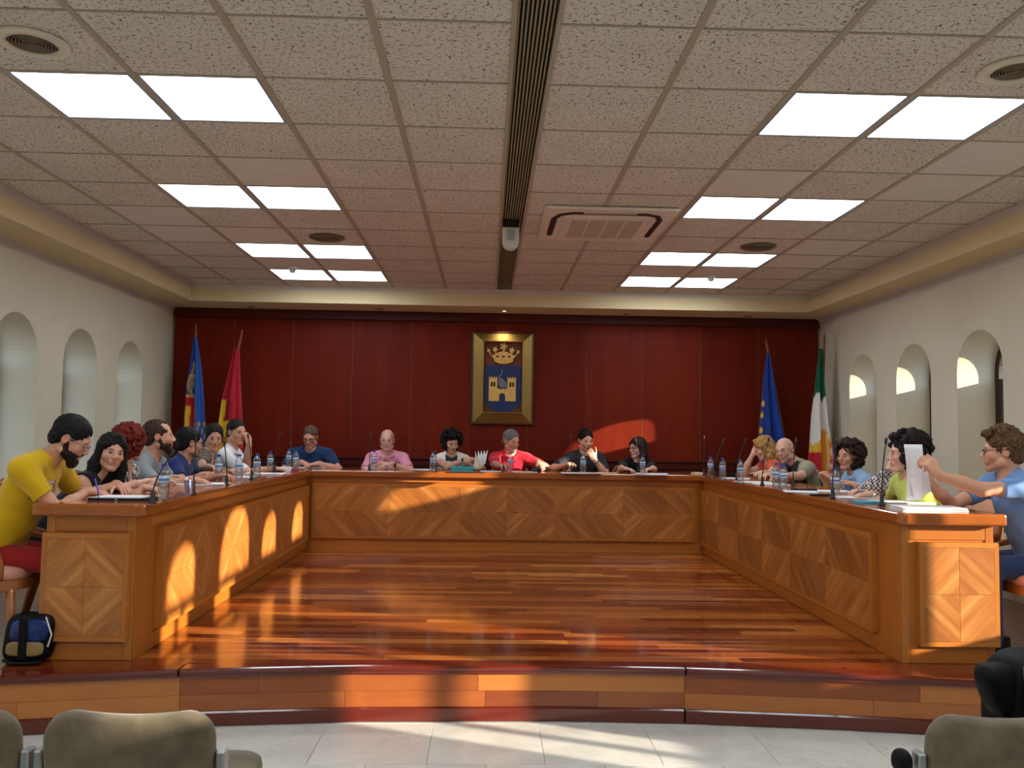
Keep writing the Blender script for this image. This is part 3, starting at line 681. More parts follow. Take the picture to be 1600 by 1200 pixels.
def f_valencia(s, t, py, d):
    if s > .62+.1*math.sin(t*5):
        if .55 < t < .95 and math.sin(s*40)*math.sin(t*60) > .45: return Yl
        return Bl
    if t < .37:
        if blob(s, t, [(.35, .24), (.5, .28), (.25, .3), (.45, .2), (.4, .33)], .09) and math.sin(s*60)*math.sin(t*90) > -.2: return Yl
        return srgb(30, 70, 150)
    if t < .385: return Yl
    u = s*1.15+t*.55
    if t < .44: return Rd
    return Yl if (u % .5) < .22 or s > .48 and t > .6 and (u % .5) < .3 else Rd
def f_spain(s, t, py, d):
    v = s-.48+.1*(t-.5)
    if t < .36 or v > .22: return srgb(178, 22, 42)
    if v < -.12 and t > .78: return Rd if math.sin(t*50) > 0 else srgb(200, 150, 60)
    if t > .6 and t < .93 and -.1 < v < .14:
        q = math.sin(s*44)*math.sin(t*46)
        return srgb(220, 215, 215) if t > .78 and q > -.1 else (Rd if q > .1 else srgb(190, 140, 40))
    if t < .5 and v > -.2: return srgb(150, 18, 30)
    return Yl
def f_europe(s, t, py, d):
    for (a, b) in ((.06, .38), (.03, .47), (.02, .58), (.04, .70), (.08, .8)):
        if (s-a)**2*.12+(t-b)**2 < .0005: return Yl
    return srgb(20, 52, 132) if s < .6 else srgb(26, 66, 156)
def f_local(s, t, py, d):
    if t < .31-.03*math.sin(s*9): return srgb(8, 92, 62)
    if t < .56+.05*math.sin(s*7+1): return srgb(226, 222, 212)
    if s > .72-.35*(t-.7):
        return srgb(232, 214, 214) if math.sin(s*60+t*10)*math.sin(t*70) > .1 else srgb(206, 62, 92)
    if s < .3 and .66 < t < .84: return srgb(186, 28, 44)
    if s < .2: return srgb(224, 186, 60)
    return srgb(236, 226, 140) if abs(s-.62+.3*(t-.8)) < .03 else srgb(232, 154, 46)
flag('blue, red and yellow striped flag hanging at far left by the corner', 10.08, (306, 510), (303, 760), [(528, 303, 308), (560, 299, 313), (600, 292, 317), (650, 288, 320), (700, 286, 323), (770, 284, 326)], f_valencia, 1)
flag('red and yellow flag with a shield, second from the left', 9.98, (378, 520), (350, 640), [(546, 366, 374), (580, 358, 375), (620, 348, 377), (660, 342, 379), (700, 336, 380), (770, 332, 382)], f_spain, 2)
flag('dark blue flag with yellow stars on a leaning pole', 10.1, (1197, 533), (1226, 690), [(552, 1198, 1202), (590, 1193, 1208), (630, 1190, 1214), (670, 1187, 1222), (700, 1186, 1228), (760, 1185, 1236)], f_europe, 3)
flag('green, white and orange flag hanging beside the right wall', 9.78, (1288, 526), (1281, 760), [(545, 1280, 1284), (580, 1276, 1286), (610, 1273, 1289), (650, 1268, 1293), (700, 1265, 1300), (735, 1262, 1304), (790, 1260, 1308)], f_local, 4)

# ================================================================== CHAIRS
def rrect(w, h, rad, n=6, dip=0.0):
    o = []
    for (cx, cy, a0) in ((w/2-rad, h/2-rad, 0), (-w/2+rad, h/2-rad, 90), (-w/2+rad, -h/2+rad, 180), (w/2-rad, -h/2+rad, 270)):
        for k in range(n+1):
            a = math.radians(a0+90*k/n); x, y = cx+rad*math.cos(a), cy+rad*math.sin(a); o.append((x, y))
        if a0 == 0 and dip:
            for q in np.linspace(cx, -cx, 9)[1:-1]: o.append((q, h/2-dip*math.cos(q/cx*math.pi/2)))
    return o
def cushion(w, h, t, rad, dip=0.0, puff=.25):
    """pillow in local XZ, thickness along Y (centred)"""
    o = rrect(w, h, rad, 6, dip); n = len(o); m = MB(); rings = []
    for s, y in ((.05, -t*(.5+puff*.5)), (.45, -t*(.5+puff*.42)), (.8, -t*(.5+puff*.2)), (.94, -t*.46), (.985, -t*.34), (1, 0), (.985, t*.34), (.94, t*.46), (.8, t*(.5+puff*.2)), (.45, t*(.5+puff*.42)), (.05, t*(.5+puff*.5))):
        mrg = (1-s)
        rings.append([(x*s, y, z*s) for x, z in o])
    vs = [v for rg in rings for v in rg]; fs = []
    for i in range(len(rings)-1):
        for j in range(n): fs.append((i*n+j, i*n+(j+1) % n, (i+1)*n+(j+1) % n, (i+1)*n+j))
    fs.append(tuple(range(n))); fs.append(tuple((len(rings)-1)*n+j for j in range(n))[::-1])
    return m.add(vs, fs)
M['pink'] = plain('pink_upholstery', srgb(196, 140, 122), .8, var=.06, vscale=12, sheen=.2)
M['chairwood'] = wood('chair_wood', [(0, srgb(128, 70, 28)), (1, srgb(172, 106, 48))], (3, 3, 1), .3, .3, .5, .2)
M['suede'] = plain('beige_suede', srgb(110, 97, 76), .9, var=.34, vscale=11, sheen=.12, bump=.1, bscale=120)
def tf(mb_, mat): 
    mb_.v = [tuple(mat @ Vector(v)) for v in mb_.v]; return mb_
def make_chair():
    """wooden armchair, local +Y is the way it faces, origin at floor"""
    r = thing('council_chair', 'x', 'chair')
    c = tf(cushion(.47, .45, .07, .09, 0, .5), Matrix.Translation((0, 0, .44)) @ Matrix.Rotation(math.pi/2, 4, 'X')); fixn(c.build('seat_cushion', M['pink'], r, True))
    m = MB(); o = rrect(.50, .47, .1, 6); m.prism(o, .05, (0, 0, .365), (1, 0, 0), (0, 1, 0), (0, 0, 1)); s = fixn(m.build('seat_frame', M['chairwood'], r))
    for sx in (-1, 1):
        MB().tube([(sx*.21, .19, .37), (sx*.215, .20, .2), (sx*.205, .205, 0)], [.024, .02, .014], 8).build('leg', M['chairwood'], r, True)
        MB().tube([(sx*.2, -.2, .37), (sx*.2, -.235, .18), (sx*.205, -.28, 0)], [.024, .02, .015], 8).build('leg', M['chairwood'], r, True)
        MB().tube([(sx*.23, .14, .39), (sx*.245, .15, .5), (sx*.25, .12, .59), (sx*.255, .02, .615), (sx*.25, -.12, .615), (sx*.225, -.245, .63)], [.018, .016, .017, .02, .019, .016], 8).build('armrest', M['chairwood'], r, True)
    pts = [(-.2, -.2, .38), (-.225, -.25, .6), (-.225, -.29, .76), (-.17, -.315, .85), (0, -.325, .885), (.17, -.315, .85), (.225, -.29, .76), (.225, -.25, .6), (.2, -.2, .38)]
    MB().tube(pts, [.02, .02, .019, .019, .022, .019, .019, .02, .02], 8).build('back_frame', M['chairwood'], r, True)
    c = tf(cushion(.40, .38, .05, .12, 0, .4), Matrix.Translation((0, -.268, .66)) @ Matrix.Rotation(math.radians(13), 4, 'X')); fixn(c.build('back_cushion', M['pink'], r, True))
    return r
chair0 = make_chair(); chair_used = [False]
def put_chair(x, y, face, label):
    """face: world angle of the way the chair faces"""
    o = copy_tree(chair0) if chair_used[0] else chair0; chair_used[0] = True
    o.location = (x, y, P); o.rotation_euler = (0, 0, face-math.pi/2)
    o['label'] = label; o['group'] = 'wooden council armchairs'; return o
# ---- foreground audience chairs
def make_aud():
    r = thing('auditorium_chair', 'x', 'chair')
    tilt = Matrix.Translation((0, 0, .555)) @ Matrix.Rotation(math.radians(8), 4, 'X')
    b = tf(cushion(.445, .44, .055, .07, .012, .25), tilt); fixn(b.build('backrest', M['suede'], r, True))
    s = tf(cushion(.46, .45, .075, .07, 0, .35), Matrix.Translation((0, .30, .43)) @ Matrix.Rotation(math.radians(94), 4, 'X')); fixn(s.build('seat', M['suede'], r, True))
    for sx in (-1, 1):
        m = MB(); m.box((sx*.238-.012, -.03, .30), (sx*.238+.012, .015, .67), .005); m.build('back_bracket', M['alu'], r)
        m = MB(); m.tube([(sx*.238, .0, .32), (sx*.238, .2, .355), (sx*.238, .5, .40)], .012, 6, True, 1.6); m.build('seat_bracket', M['alu'], r)
        m = MB(); m.tube([(sx*.2, .18, .35), (sx*.2, .15, .03)], .02, 8); m.box((sx*.2-.03, -.02, 0), (sx*.2+.03, .34, .03), .006); m.build('leg', M['alu'], r)
    return r
aud = make_aud()
AP = []
for k, (px, lb) in enumerate(((-92, 'beige suede auditorium chair cut off by the left edge of the picture'), (211, 'whole beige suede auditorium chair seen from behind at lower left'), (1566, 'beige suede auditorium chair at lower right, sunlit on its back'), (1876, 'beige suede auditorium chair under the black backpack at the right edge'))):
    o = aud if k == 0 else copy_tree(aud)
    p = bp(px, 1100 if k < 2 else 1130, y=2.36); o.location = (p[0], 2.36, 0); o['label'] = lb; o['group'] = 'auditorium chairs in the front row'; AP.append(o)
    if k == 2:
        for ch in o.children:
            if ch.name.startswith('seat') and 'bracket' not in ch.name: Mf = Matrix.Translation((0, .08, .40)) @ Matrix.Rotation(math.radians(74), 4, 'X') @ Matrix.Diagonal((.5, .7, .7, 1)) @ Matrix.Translation((0, -.08, -.43)); ch.matrix_local = Mf
# ---- bags
M['bagblack'] = plain('black_nylon', srgb(6, 6, 8), .6, spec=.2, var=.3, vscale=20, bump=.1)
M['bagblue'] = plain('blue_foil', srgb(24, 52, 120), .3, .3, var=.7, vscale=9)
M['bagsand'] = plain('sand_panel', srgb(150, 124, 76), .6, var=.3, vscale=8)
def pillow(c, half, rot=0, k=5.0, n=20, lean=0.0):
    m = MB(); vs = []; 
    for i in range(n+1):
        ph = -math.pi/2+math.pi*i/n
        for j in range(2*n):
            th = math.pi*j/n
            f = lambda q: math.copysign(abs(q)**(2/k), q)
            x, y, z = f(math.cos(ph))*f(math.cos(th))*half[0], f(math.cos(ph))*f(math.sin(th))*half[1], f(math.sin(ph))*half[2]
            x += lean*z; cr, sr = math.cos(rot), math.sin(rot)
            vs.append((c[0]+cr*x-sr*y, c[1]+sr*x+cr*y, c[2]+z))
    fs = [(i*2*n+j, i*2*n+(j+1) % (2*n), (i+1)*2*n+(j+1) % (2*n), (i+1)*2*n+j) for i in range(n) for j in range(2*n)]
    return m.add(vs, fs)
bx, by, _ = bp(28, 1042, z=P)
r = thing('shoulder_bag', 'black shoulder bag with blue and sand panels on the platform', 'bag', (bx, by+.12, P))
pillow((0, 0, .125), (.125, .06, .125), 0, 4.5, 16, .12).build('body', M['bagblack'], r, True)
pillow((.015, -.05, .165), (.10, .018, .06), 0, 3.5, 12, .12).build('blue_panel', M['bagblue'], r, True)
pillow((-.005, -.052, .075), (.098, .016, .04), 0, 3.5, 12, .12).build('sand_panel', M['bagsand'], r, True)
m = MB(); m.box((-.03, -.078, .02), (.012, -.066, .235), .004); m.build('front_strap', M['bagblack'], r)
MB().tube([(.10, -.06, .24), (.135, -.065, .15), (.12, -.07, .09)], .004, 6).build('white_cord', M['white'], r)
MB().tube([(-.1, -.07, .02), (-.05, -.1, .012), (.03, -.105, .012), (.1, -.08, .015)], .014, 8, True, .6).build('carry_strap', M['bagblack'], r, True)
# backpack on the fourth chair
c4 = AP[3].location
r = thing('backpack', 'black backpack with a grey strap at the right edge of the picture', 'bag', (c4.x-.265, c4.y+.30, .475))
pillow((0, 0, .20), (.165, .10, .20), .25, 3.6, 18).build('body', M['bagblack'], r, True)
pillow((-.14, -.05, .285), (.075, .05, .085), .3, 3.0, 14, -.4).build('top_pouch', M['bagblack'], r, True)
pillow((.02, -.10, .12), (.11, .035, .1), .25, 4, 14).build('front_pocket', M['bagblack'], r, True)
M['strapgrey'] = plain('grey_webbing', srgb(70, 72, 78), .6)
MB().tube([(-.10, -.10, .37), (-.115, -.135, .28), (-.075, -.15, .18), (-.02, -.15, .10), (.05, -.14, .05)], .014, 8, True, .4).build('strap', M['strapgrey'], r, True)
m = MB(); m.tube([(-.168+.028*math.cos(t), -.085, .195+.02*math.sin(t)) for t in np.linspace(0, 2*math.pi, 14)], .0035, 6, False); m.build('pull_ring', M['black'], r, True)
MB().tube([(-.07, -.12, .33), (-.03, -.14, .26), (.0, -.145, .2)], .003, 5).build('zip', M['chrome'], r)
# black round microphone windscreen clipped beside the right chair
a3 = AP[2].location
r = thing('foam_ball', 'small round black foam ball at the left bracket of the right chair', 'foam ball', (a3.x-.283, a3.y-.0, .64))
m = pillow((0, 0, 0), (.026, .03, .034), 0, 2.2, 14); m.build('foam', M['bagblack'], r, True)
MB().tube([(.0, 0, -.02), (.022, .0, -.035), (.034, 0, -.05)], .012, 8).build('clip', M['black'], r, True)

# ================================================================== PEOPLE: implicit-surface sculpting
def strand(X, Y, Z, f):
    a = np.sin(f*X+4*np.sin(45*Y+20*Z)+2*np.sin(61*Z))*np.sin(.55*f*Z+3*np.sin(52*Y+9*X)); return a+.6*np.sin(1.7*f*(X+.4*Z)+5*np.sin(38*Y))*np.sin(.8*f*(Y-.3*Z)+3*np.sin(40*X))
class Sdf:
    def __init__(s, lo, hi, h):
        s.h = h; s.lo = np.array(lo, float); n = np.ceil((np.array(hi)-s.lo)/h).astype(int)+1; s.n = n
        s.ax = [(s.lo[i]+h*np.arange(n[i])).astype(np.float32) for i in range(3)]
        s.d = np.full(tuple(n), .06, np.float32)
    def _sl(s, lo, hi, pad):
        a = np.clip(np.floor((np.array(lo)-pad-s.lo)/s.h).astype(int), 0, s.n); b = np.clip(np.ceil((np.array(hi)+pad-s.lo)/s.h).astype(int)+1, 0, s.n)
        if np.any(b <= a): return None
        sl = tuple(slice(a[i], b[i]) for i in range(3))
        return sl, s.ax[0][sl[0]][:, None, None], s.ax[1][sl[1]][None, :, None], s.ax[2][sl[2]][None, None, :]
    def _comb(s, sl, d, k, op):
        a = s.d[sl]
        if op == '+':
            if k > 0: h = np.maximum(k-np.abs(a-d), 0)/k; s.d[sl] = np.minimum(a, d)-h*h*k*.25
            else: s.d[sl] = np.minimum(a, d)
        else:
            d = -d
            if k > 0: h = np.maximum(k-np.abs(a-d), 0)/k; s.d[sl] = np.maximum(a, d)+h*h*k*.25
            else: s.d[sl] = np.maximum(a, d)
    def cap(s, a, b, ra, rb, k=.01, op='+', flat=False):
        a = np.array(a, float); b = np.array(b, float); R = max(ra, rb)
        q = s._sl(np.minimum(a, b)-R, np.maximum(a, b)+R, k+2*s.h)
        if q is None: return
        sl, x, y, z = q; v = b-a; L2 = max(v@v, 1e-12)
        px, py, pz = x-a[0], y-a[1], z-a[2]
        t0 = (px*v[0]+py*v[1]+pz*v[2])/L2; t = np.clip(t0, 0, 1)
        dx, dy, dz = px-t*v[0], py-t*v[1], pz-t*v[2]
        d = np.sqrt(dx*dx+dy*dy+dz*dz)-(ra+(rb-ra)*t)
        if flat:
            d = np.maximum(d, (t0-1)*math.sqrt(L2))
        s._comb(sl, d.astype(np.float32), k, op)
    def ell(s, c, r, A=None, k=.01, op='+', noise=None):
        c = np.array(c, float); r = np.array(r, float); R = np.max(r) if A is not None else r
        q = s._sl(c-R, c+R, k+2*s.h)
        if q is None: return
        sl, x, y, z = q; px, py, pz = x-c[0], y-c[1], z-c[2]
        if A is not None: px, py, pz = (px*A[0, i]+py*A[1, i]+pz*A[2, i] for i in range(3))
        ux, uy, uz = px/r[0], py/r[1], pz/r[2]
        k0 = np.sqrt(ux*ux+uy*uy+uz*uz)+1e-9; k1 = np.sqrt((ux/r[0])**2+(uy/r[1])**2+(uz/r[2])**2)+1e-9
        s._comb(sl, (k0*(k0-1)/k1).astype(np.float32), k, op)
    def box(s, c, hf, rad, A, k=.01, op='+'):
        c = np.array(c, float); R = np.linalg.norm(hf)
        q = s._sl(c-R, c+R, k+2*s.h)
        if q is None: return
        sl, x, y, z = q; px, py, pz = x-c[0], y-c[1], z-c[2]
        px, py, pz = (px*A[0, i]+py*A[1, i]+pz*A[2, i] for i in range(3))
        qx, qy, qz = (np.abs(p)-h+rad for p, h in zip((px, py, pz), hf))
        d = np.sqrt(np.maximum(qx, 0)**2+np.maximum(qy, 0)**2+np.maximum(qz, 0)**2)+np.minimum(np.maximum(qx, np.maximum(qy, qz)), 0)-rad
        s._comb(sl, d.astype(np.float32), k, op)
    def wrinkle(s, amp, f, ph=0.0):
        x, y, z = s.ax[0][:, None, None], s.ax[1][None, :, None], s.ax[2][None, None, :]
        w_ = np.sin(f*x+.7*f*z+ph)*np.sin(f*y-.5*f*z+1.3*ph)+.6*np.sin(1.9*f*z+1.3*f*x+ph)*np.sin(1.7*f*y+.4*f*x)
        s.d += (amp*w_).astype(np.float32)
    def ridge(s, H, A, amp, f):
        x, y, z = s.ax[0][:, None, None]-H[0], s.ax[1][None, :, None]-H[1], s.ax[2][None, None, :]-H[2]
        X, Y, Z = (x*A[0, i]+y*A[1, i]+z*A[2, i] for i in range(3)); s.d += (amp*strand(X, Y, Z, f)).astype(np.float32)
    def mesh(s):
        d = s.d; d[0] = d[-1] = .06; d[:, 0] = d[:, -1] = .06; d[:, :, 0] = d[:, :, -1] = .06
        ins = d < 0
        c = np.zeros(tuple(s.n-1), np.int8)
        for i in (0, 1):
            for j in (0, 1):
                for k in (0, 1): c += ins[i:s.n[0]-1+i, j:s.n[1]-1+j, k:s.n[2]-1+k]
        act = np.argwhere((c > 0) & (c < 8)); ids = np.full(c.shape, -1, np.int32); ids[tuple(act.T)] = np.arange(len(act))
        acc = np.zeros((len(act), 3)); cnt = np.zeros(len(act))
        cor = [(i, j, k) for i in (0, 1) for j in (0, 1) for k in (0, 1)]
        val = {q: d[act[:, 0]+q[0], act[:, 1]+q[1], act[:, 2]+q[2]] for q in cor}
        for a in cor:
            for ax in range(3):
                if a[ax]: continue
                b = list(a); b[ax] = 1; b = tuple(b); va, vb = val[a], val[b]
                m_ = (va < 0) != (vb < 0); t = va[m_]/(va[m_]-vb[m_]); p = np.tile(np.array(a, float), (m_.sum(), 1)); p[:, ax] += t
                acc[m_] += p; cnt[m_] += 1
        V = s.lo+s.h*(act+acc/cnt[:, None])
        F = []
        for ax in range(3):
            b, c_ = (ax+1) % 3, (ax+2) % 3
            sa = [slice(None)]*3; sb = [slice(None)]*3; sa[ax] = slice(0, -1); sb[ax] = slice(1, None)
            ed = ins[tuple(sa)] != ins[tuple(sb)]; e = np.argwhere(ed)
            e = e[(e[:, b] > 0) & (e[:, c_] > 0)]
            if len(e) == 0: continue
            q = []
            for ob, oc in ((0, 0), (-1, 0), (-1, -1), (0, -1)):
                w_ = e.copy(); w_[:, b] += ob; w_[:, c_] += oc; q.append(ids[tuple(w_.T)])
            q = np.stack(q, 1); fl = ~ins[tuple(e.T)]; q[fl] = q[fl][:, ::-1]; F.append(q)
        return V, np.concatenate(F)[:, ::-1]
def np_mesh(name, V, F, mat, col=None):
    me = bpy.data.meshes.new(name); me.vertices.add(len(V)); me.vertices.foreach_set('co', np.asarray(V, np.float32).ravel())
    me.loops.add(F.size); me.loops.foreach_set('vertex_index', F.astype(np.int32).ravel())
    me.polygons.add(len(F)); me.polygons.foreach_set('loop_start', np.arange(0, F.size, 4, dtype=np.int32)); me.polygons.foreach_set('loop_total', np.full(len(F), 4, np.int32))
    me.update(calc_edges=True); me.polygons.foreach_set('use_smooth', np.ones(len(F), bool))
    me.materials.append(mat)
    if col is not None:
        at = me.color_attributes.new('Col', 'FLOAT_COLOR', 'POINT'); at.data.foreach_set('color', np.asarray(col, np.float32).ravel())
    me.validate(); return me
def unit(v): v = np.array(v, float); return v/(np.linalg.norm(v)+1e-12)
Z3 = np.array([0, 0, 1.0])
def head_frame(yaw, pitch, roll):
    """columns: right, forward, up. yaw = world angle faced, pitch>0 looks down, roll>0 tips to own right"""
    f = np.array([math.cos(yaw)*math.cos(pitch), math.sin(yaw)*math.cos(pitch), -math.sin(pitch)]); r = unit(np.cross(f, Z3)); u = np.cross(r, f)
    r2 = math.cos(roll)*r-math.sin(roll)*u; u2 = math.sin(roll)*r+math.cos(roll)*u
    return np.stack([r2, f, u2], 1)
M['skin'] = vcol('skin', .5, .35); M['hair'] = vcol('hair', .6, .18, 0, .5, 160); M['garment'] = vcol('garment', .85, .15, .15)
M['eye'] = vcol('eye', .2, .5)
def sculpt_head(S, H, A, sc, fem, k=.012):
    T = lambda x, y, z: H+A @ (np.array([x, y, z])*sc)
    e = lambda c, r, k_=k, op='+': S.ell(T(*c), np.array(r)*sc, A, k_, op)
    c = lambda a, b, ra, rb, k_=.008, op='+': S.cap(T(*a), T(*b), ra*sc, rb*sc, k_, op)
    e((0, -.018, .038), (.076, .096, .083)); e((0, .022, -.012), (.066, .072, .088), .02)
    jw = .044 if fem else .05
    c((-jw, .005, -.066), (jw, .005, -.066), .024, .024, .02); c((-jw, .005, -.066), (-.012, .07, -.1), .022, .018, .015); c((jw, .005, -.066), (.012, .07, -.1), .022, .018, .015)
    e((0, .078, -.1), (.02, .016, .017), .012)
    e((-.04, .058, -.028), (.025, .025, .022), .015); e((.04, .058, -.028), (.025, .025, .022), .015)
    c((-.034, .076, .022), (.034, .076, .022), .011 if fem else .013, .011 if fem else .013, .012)
    for sx in (-1, 1): e((sx*.031, .1, .0), (.017, .016, .0115), .01, '-')
    c((0, .085, .012), (0, .108, -.026), .0085, .0115, .01); c((-.011, .1, -.032), (.011, .1, -.032), .0085, .0085, .006)
    e((0, .08, -.06), (.03, .018, .022), .012)
    c((-.017, .09, -.056), (.017, .09, -.056), .0055, .0055, .005); c((-.015, .089, -.067), (.015, .089, -.067), .0062, .0062, .005)
    c((-.02, .1, -.0615), (.02, .1, -.0615), .0028, .0028, .002, '-')
    for sx in (-1, 1):
        e((sx*.077, -.012, -.004), (.009, .02, .031), .006); e((sx*.086, -.008, .0), (.006, .011, .018), .004, '-')
def paint_head(V, H, A, sc, skin, lips, brow, extra):
    q = ((V-H) @ A)/sc; col = np.tile(np.array(skin, float)[None, :], (len(V), 1))
    def blend(c, r, color, a=1.0, soft=.35):
        d = np.sqrt((((q-np.array(c))/np.array(r))**2).sum(1)); m_ = np.clip((1-d)/soft, 0, 1)[:, None]*a
        col[:] = col*(1-m_)+np.array(color)[None, :]*m_
    sk = np.array(skin); red = sk*np.array([1.0, .72, .68, 1])
    for sx in (-1, 1): blend((sx*.042, .07, -.03), (.028, .03, .026), red, .35, .8); blend((sx*.08, -.01, 0), (.02, .03, .035), red, .5, .8)
    blend((0, .11, -.03), (.016, .02, .016), red, .4, .8)
    for sx in (-1, 1): blend((sx*.031, .09, .002), (.019, .03, .011), sk*np.array([.62, .52, .48, 1]), .7, .6)
    if lips is not None: blend((0, .095, -.061), (.022, .02, .0115), lips, .85, .4)
    if brow is not None:
        for sx in (-1, 1): blend((sx*.032, .09, .0235), (.021, .03, .006), brow, .9, .5)
    for ex in extra: blend(*ex)
    return col
def hand_prims(S, wr, d, nrm, side, pose, sc, k=.006):
    """wr wrist, d pointing direction, nrm palm normal, side=+1 right hand, -1 left"""
    d = unit(d); nrm = unit(nrm-d*(nrm @ d)); th = unit(np.cross(nrm, d))*(-side)   # toward the thumb
    A = np.stack([th, d, nrm], 1); L = sc
    palm = wr+d*.048*L
    S.box(palm, np.array([.039, .046, .0145])*L, .012*L, A, .01); S.cap(wr-d*.02*L, palm-d*.01, .024*L, .024*L, .012)
    curl = dict(flat=.16, relaxed=.42, grip=.85, fist=1.35, pen=.9, chin=.75)[pose]
    kn = wr+d*.09*L
    for i, (off, ln, spr) in enumerate(((.030, .076, .12), (.0105, .084, .03), (-.0095, .078, -.06), (-.0285, .062, -.17))):
        p = kn+th*off*L; a = 0.0; dirf = unit(d+th*spr)
        cu = curl*(1+.12*i) if pose != 'pen' else (curl*.75 if i == 0 else curl*1.25)
        for sg, fr in enumerate((.45, .31, .24)):
            a += cu*(.8 if sg == 0 else 1.0)
            v = unit(dirf*math.cos(a)+nrm*math.sin(a)); p2 = p+v*ln*fr*L
            r0 = (.0092, .0084, .0076)[sg]*L; S.cap(p, p2, r0, r0*.92, .003); p = p2
    p = wr+d*.03*L+th*.03*L; v1 = unit(th*.75+d*.65+nrm*.25); p1 = p+v1*.04*L; v2 = unit(th*(.35 if pose in ('fist', 'grip', 'pen') else .6)+d*.8+nrm*(.5 if pose in ('fist', 'grip', 'pen', 'chin') else .15)); p2 = p1+v2*.036*L; p3 = p2+unit(v2+d*.2+nrm*.1)*.026*L
    S.cap(p-v1*.01, p1, .0135*L, .0115*L, .008); S.cap(p1, p2, .0105*L, .0095*L, .003); S.cap(p2, p3, .0092*L, .0078*L, .003)
def ik(a, t, l1, l2, hint):
    v = t-a; D = np.linalg.norm(v)
    if D > (l1+l2)*.985: t = a+v/D*(l1+l2)*.985; v = t-a; D = np.linalg.norm(v)
    x = (l1*l1-l2*l2+D*D)/(2*D); h = math.sqrt(max(l1*l1-x*x, 0)); u = v/D
    p = unit(np.array(hint, float)-u*(np.array(hint, float) @ u)); return a+u*x+p*h, t
def c4_(t): return np.array(t, float) if len(t) == 4 else np.array([*t, 1.0])
HAIRS = {}
def hair_mesh(H, A, sc, style, h, seed, body_sh=None):
    rr = np.random.default_rng(seed)
    T = lambda x, y, z: H+A @ (np.array([x, y, z])*sc)
    S = Sdf(H-.36, H+.2, h)
    e = lambda c, r, k_=.015, op='+': S.ell(T(*c), np.array(r)*sc, A, k_, op)
    c = lambda a, b, ra, rb, k_=.015, op='+': S.cap(T(*a), T(*b), ra*sc, rb*sc, k_, op)
    if style in ('short', 'quiff', 'crop', 'receding', 'thin'):
        t = dict(short=.009, quiff=.012, crop=.006, receding=.008, thin=.007)[style]
        e((0, -.022, .042), (.077+t, .096+t, .083+t)); e((0, -.065, -.02), (.066+t, .042+t, .05+t))
        if style == 'quiff':
            for i in range(60):
                an = rr.uniform(0, 2*math.pi); el = rr.uniform(.35, 1.5)
                e((.07*math.cos(an)*math.cos(el), -.01+.088*math.sin(an)*math.cos(el), .06+.085*math.sin(el)*1.0), (.017, .02, .016), .008)
            for x in np.linspace(-.05, .05, 7): e((x, .075, .105), (.018, .026, .02), .01)
        yl, zl = dict(short=(.064, .075), quiff=(.075, .085), crop=(.055, .075), receding=(.03, .09), thin=(.045, .085))[style]
        # carve the face
        S.box(T(0, .16+.0, zl-.2), np.array([.12, .16-yl+.07, .2])*sc, .02, A, .012, '-') if False else None
        e((0, .125, -.022), (.082, .125-.035, .112), .01, '-')
        if style == 'receding': e((0, .11, .09), (.045, .07, .05), .01, '-'); e((.05, .07, .085), (.03, .06, .035), .01, '-'); e((-.05, .07, .085), (.03, .06, .035), .01, '-')
        e((0, .06, -.1), (.12, .105, .085), .01, '-')
        for sx in (-1, 1): e((sx*.083, -.006, -.012), (.02, .022, .036), .006, '-')
        e((0, -.05, -.13), (.09, .1, .055), .008, '-')
        S.ridge(H, A, .003 if style != 'quiff' else .0045, 190)
    elif style == 'fringe':      # ring of hair on a bald head
        e((0, -.03, .0), (.081, .094, .05)); e((0, -.02, .075), (.1, .12, .052), .01, '-'); e((0, .11, -.03), (.1, .11, .13), .01, '-'); e((0, .0, -.1), (.1, .12, .06), .01, '-')
        for sx in (-1, 1): e((sx*.083, -.004, -.012), (.02, .022, .036), .006, '-')
    elif style in ('long', 'wavy'):
        e((0, -.022, .042), (.09, .108, .094)); dn = .30 if style == 'long' else .2
        for sx in (-1, 1):
            c((sx*.07, -.0, .03), (sx*.085, -.01, -.09), .026, .034, .03); c((sx*.085, -.01, -.09), (sx*.088, .01, -dn*.8), .036, .03, .03)
        c((0, -.07, -.02), (0, -.075, -dn*.75), .065, .07, .04); c((.05, -.06, -.05), (.06, -.05, -dn*.85), .04, .035, .03); c((-.05, -.06, -.05), (-.06, -.05, -dn*.85), .04, .035, .03)
        e((0, .115, -.055), (.062, .085, .125), .012, '-'); e((0, .06, -.15), (.05, .075, .09), .012, '-')
        c((-.005, .055, .112), (.062, .06, .045), .016, .016, .01); c((-.005, .055, .112), (-.064, .055, .05), .016, .016, .01)
        S.ridge(H, A, .003 if style == 'long' else .005, 150)
    elif style in ('curly', 'bigcurly', 'shag'):
        R = dict(curly=.022, bigcurly=.03, shag=.014)[style]; low = dict(curly=-.09, bigcurly=-.11, shag=-.12)[style]
        e((0, -.022, .042), (.084, .102, .09))
        n = 0; tries = 0
        while n < 150 and tries < 3000:
            tries += 1; v = unit(rr.normal(size=3))
            p = np.array([v[0]*(.085+R), -.022+v[1]*(.1+R), .03+v[2]*(.092+R)])
            if v[2] < 0: p[2] = .03+v[2]*(.03-low+.0); p[0] *= 1.0
            if p[1] > .035 and p[2] < .085 and abs(p[0]) < .075+.0: continue
            if p[1] > .07 and p[2] < .10: continue
            if p[1] > .045 and p[2] < .04: continue
            e(tuple(p), tuple(np.array([1, 1, 1])*rr.uniform(.7, 1.25)*.022), .008); n += 1
        e((0, -.06, -.04), (.085, .05, .07), .02)
        e((0, .12, -.045), (.058, .085, .115), .008, '-'); e((0, .05, -.15), (.06, .09, .07), .01, '-')
        S.wrinkle(.004, 120, seed)
    elif style == 'tied':
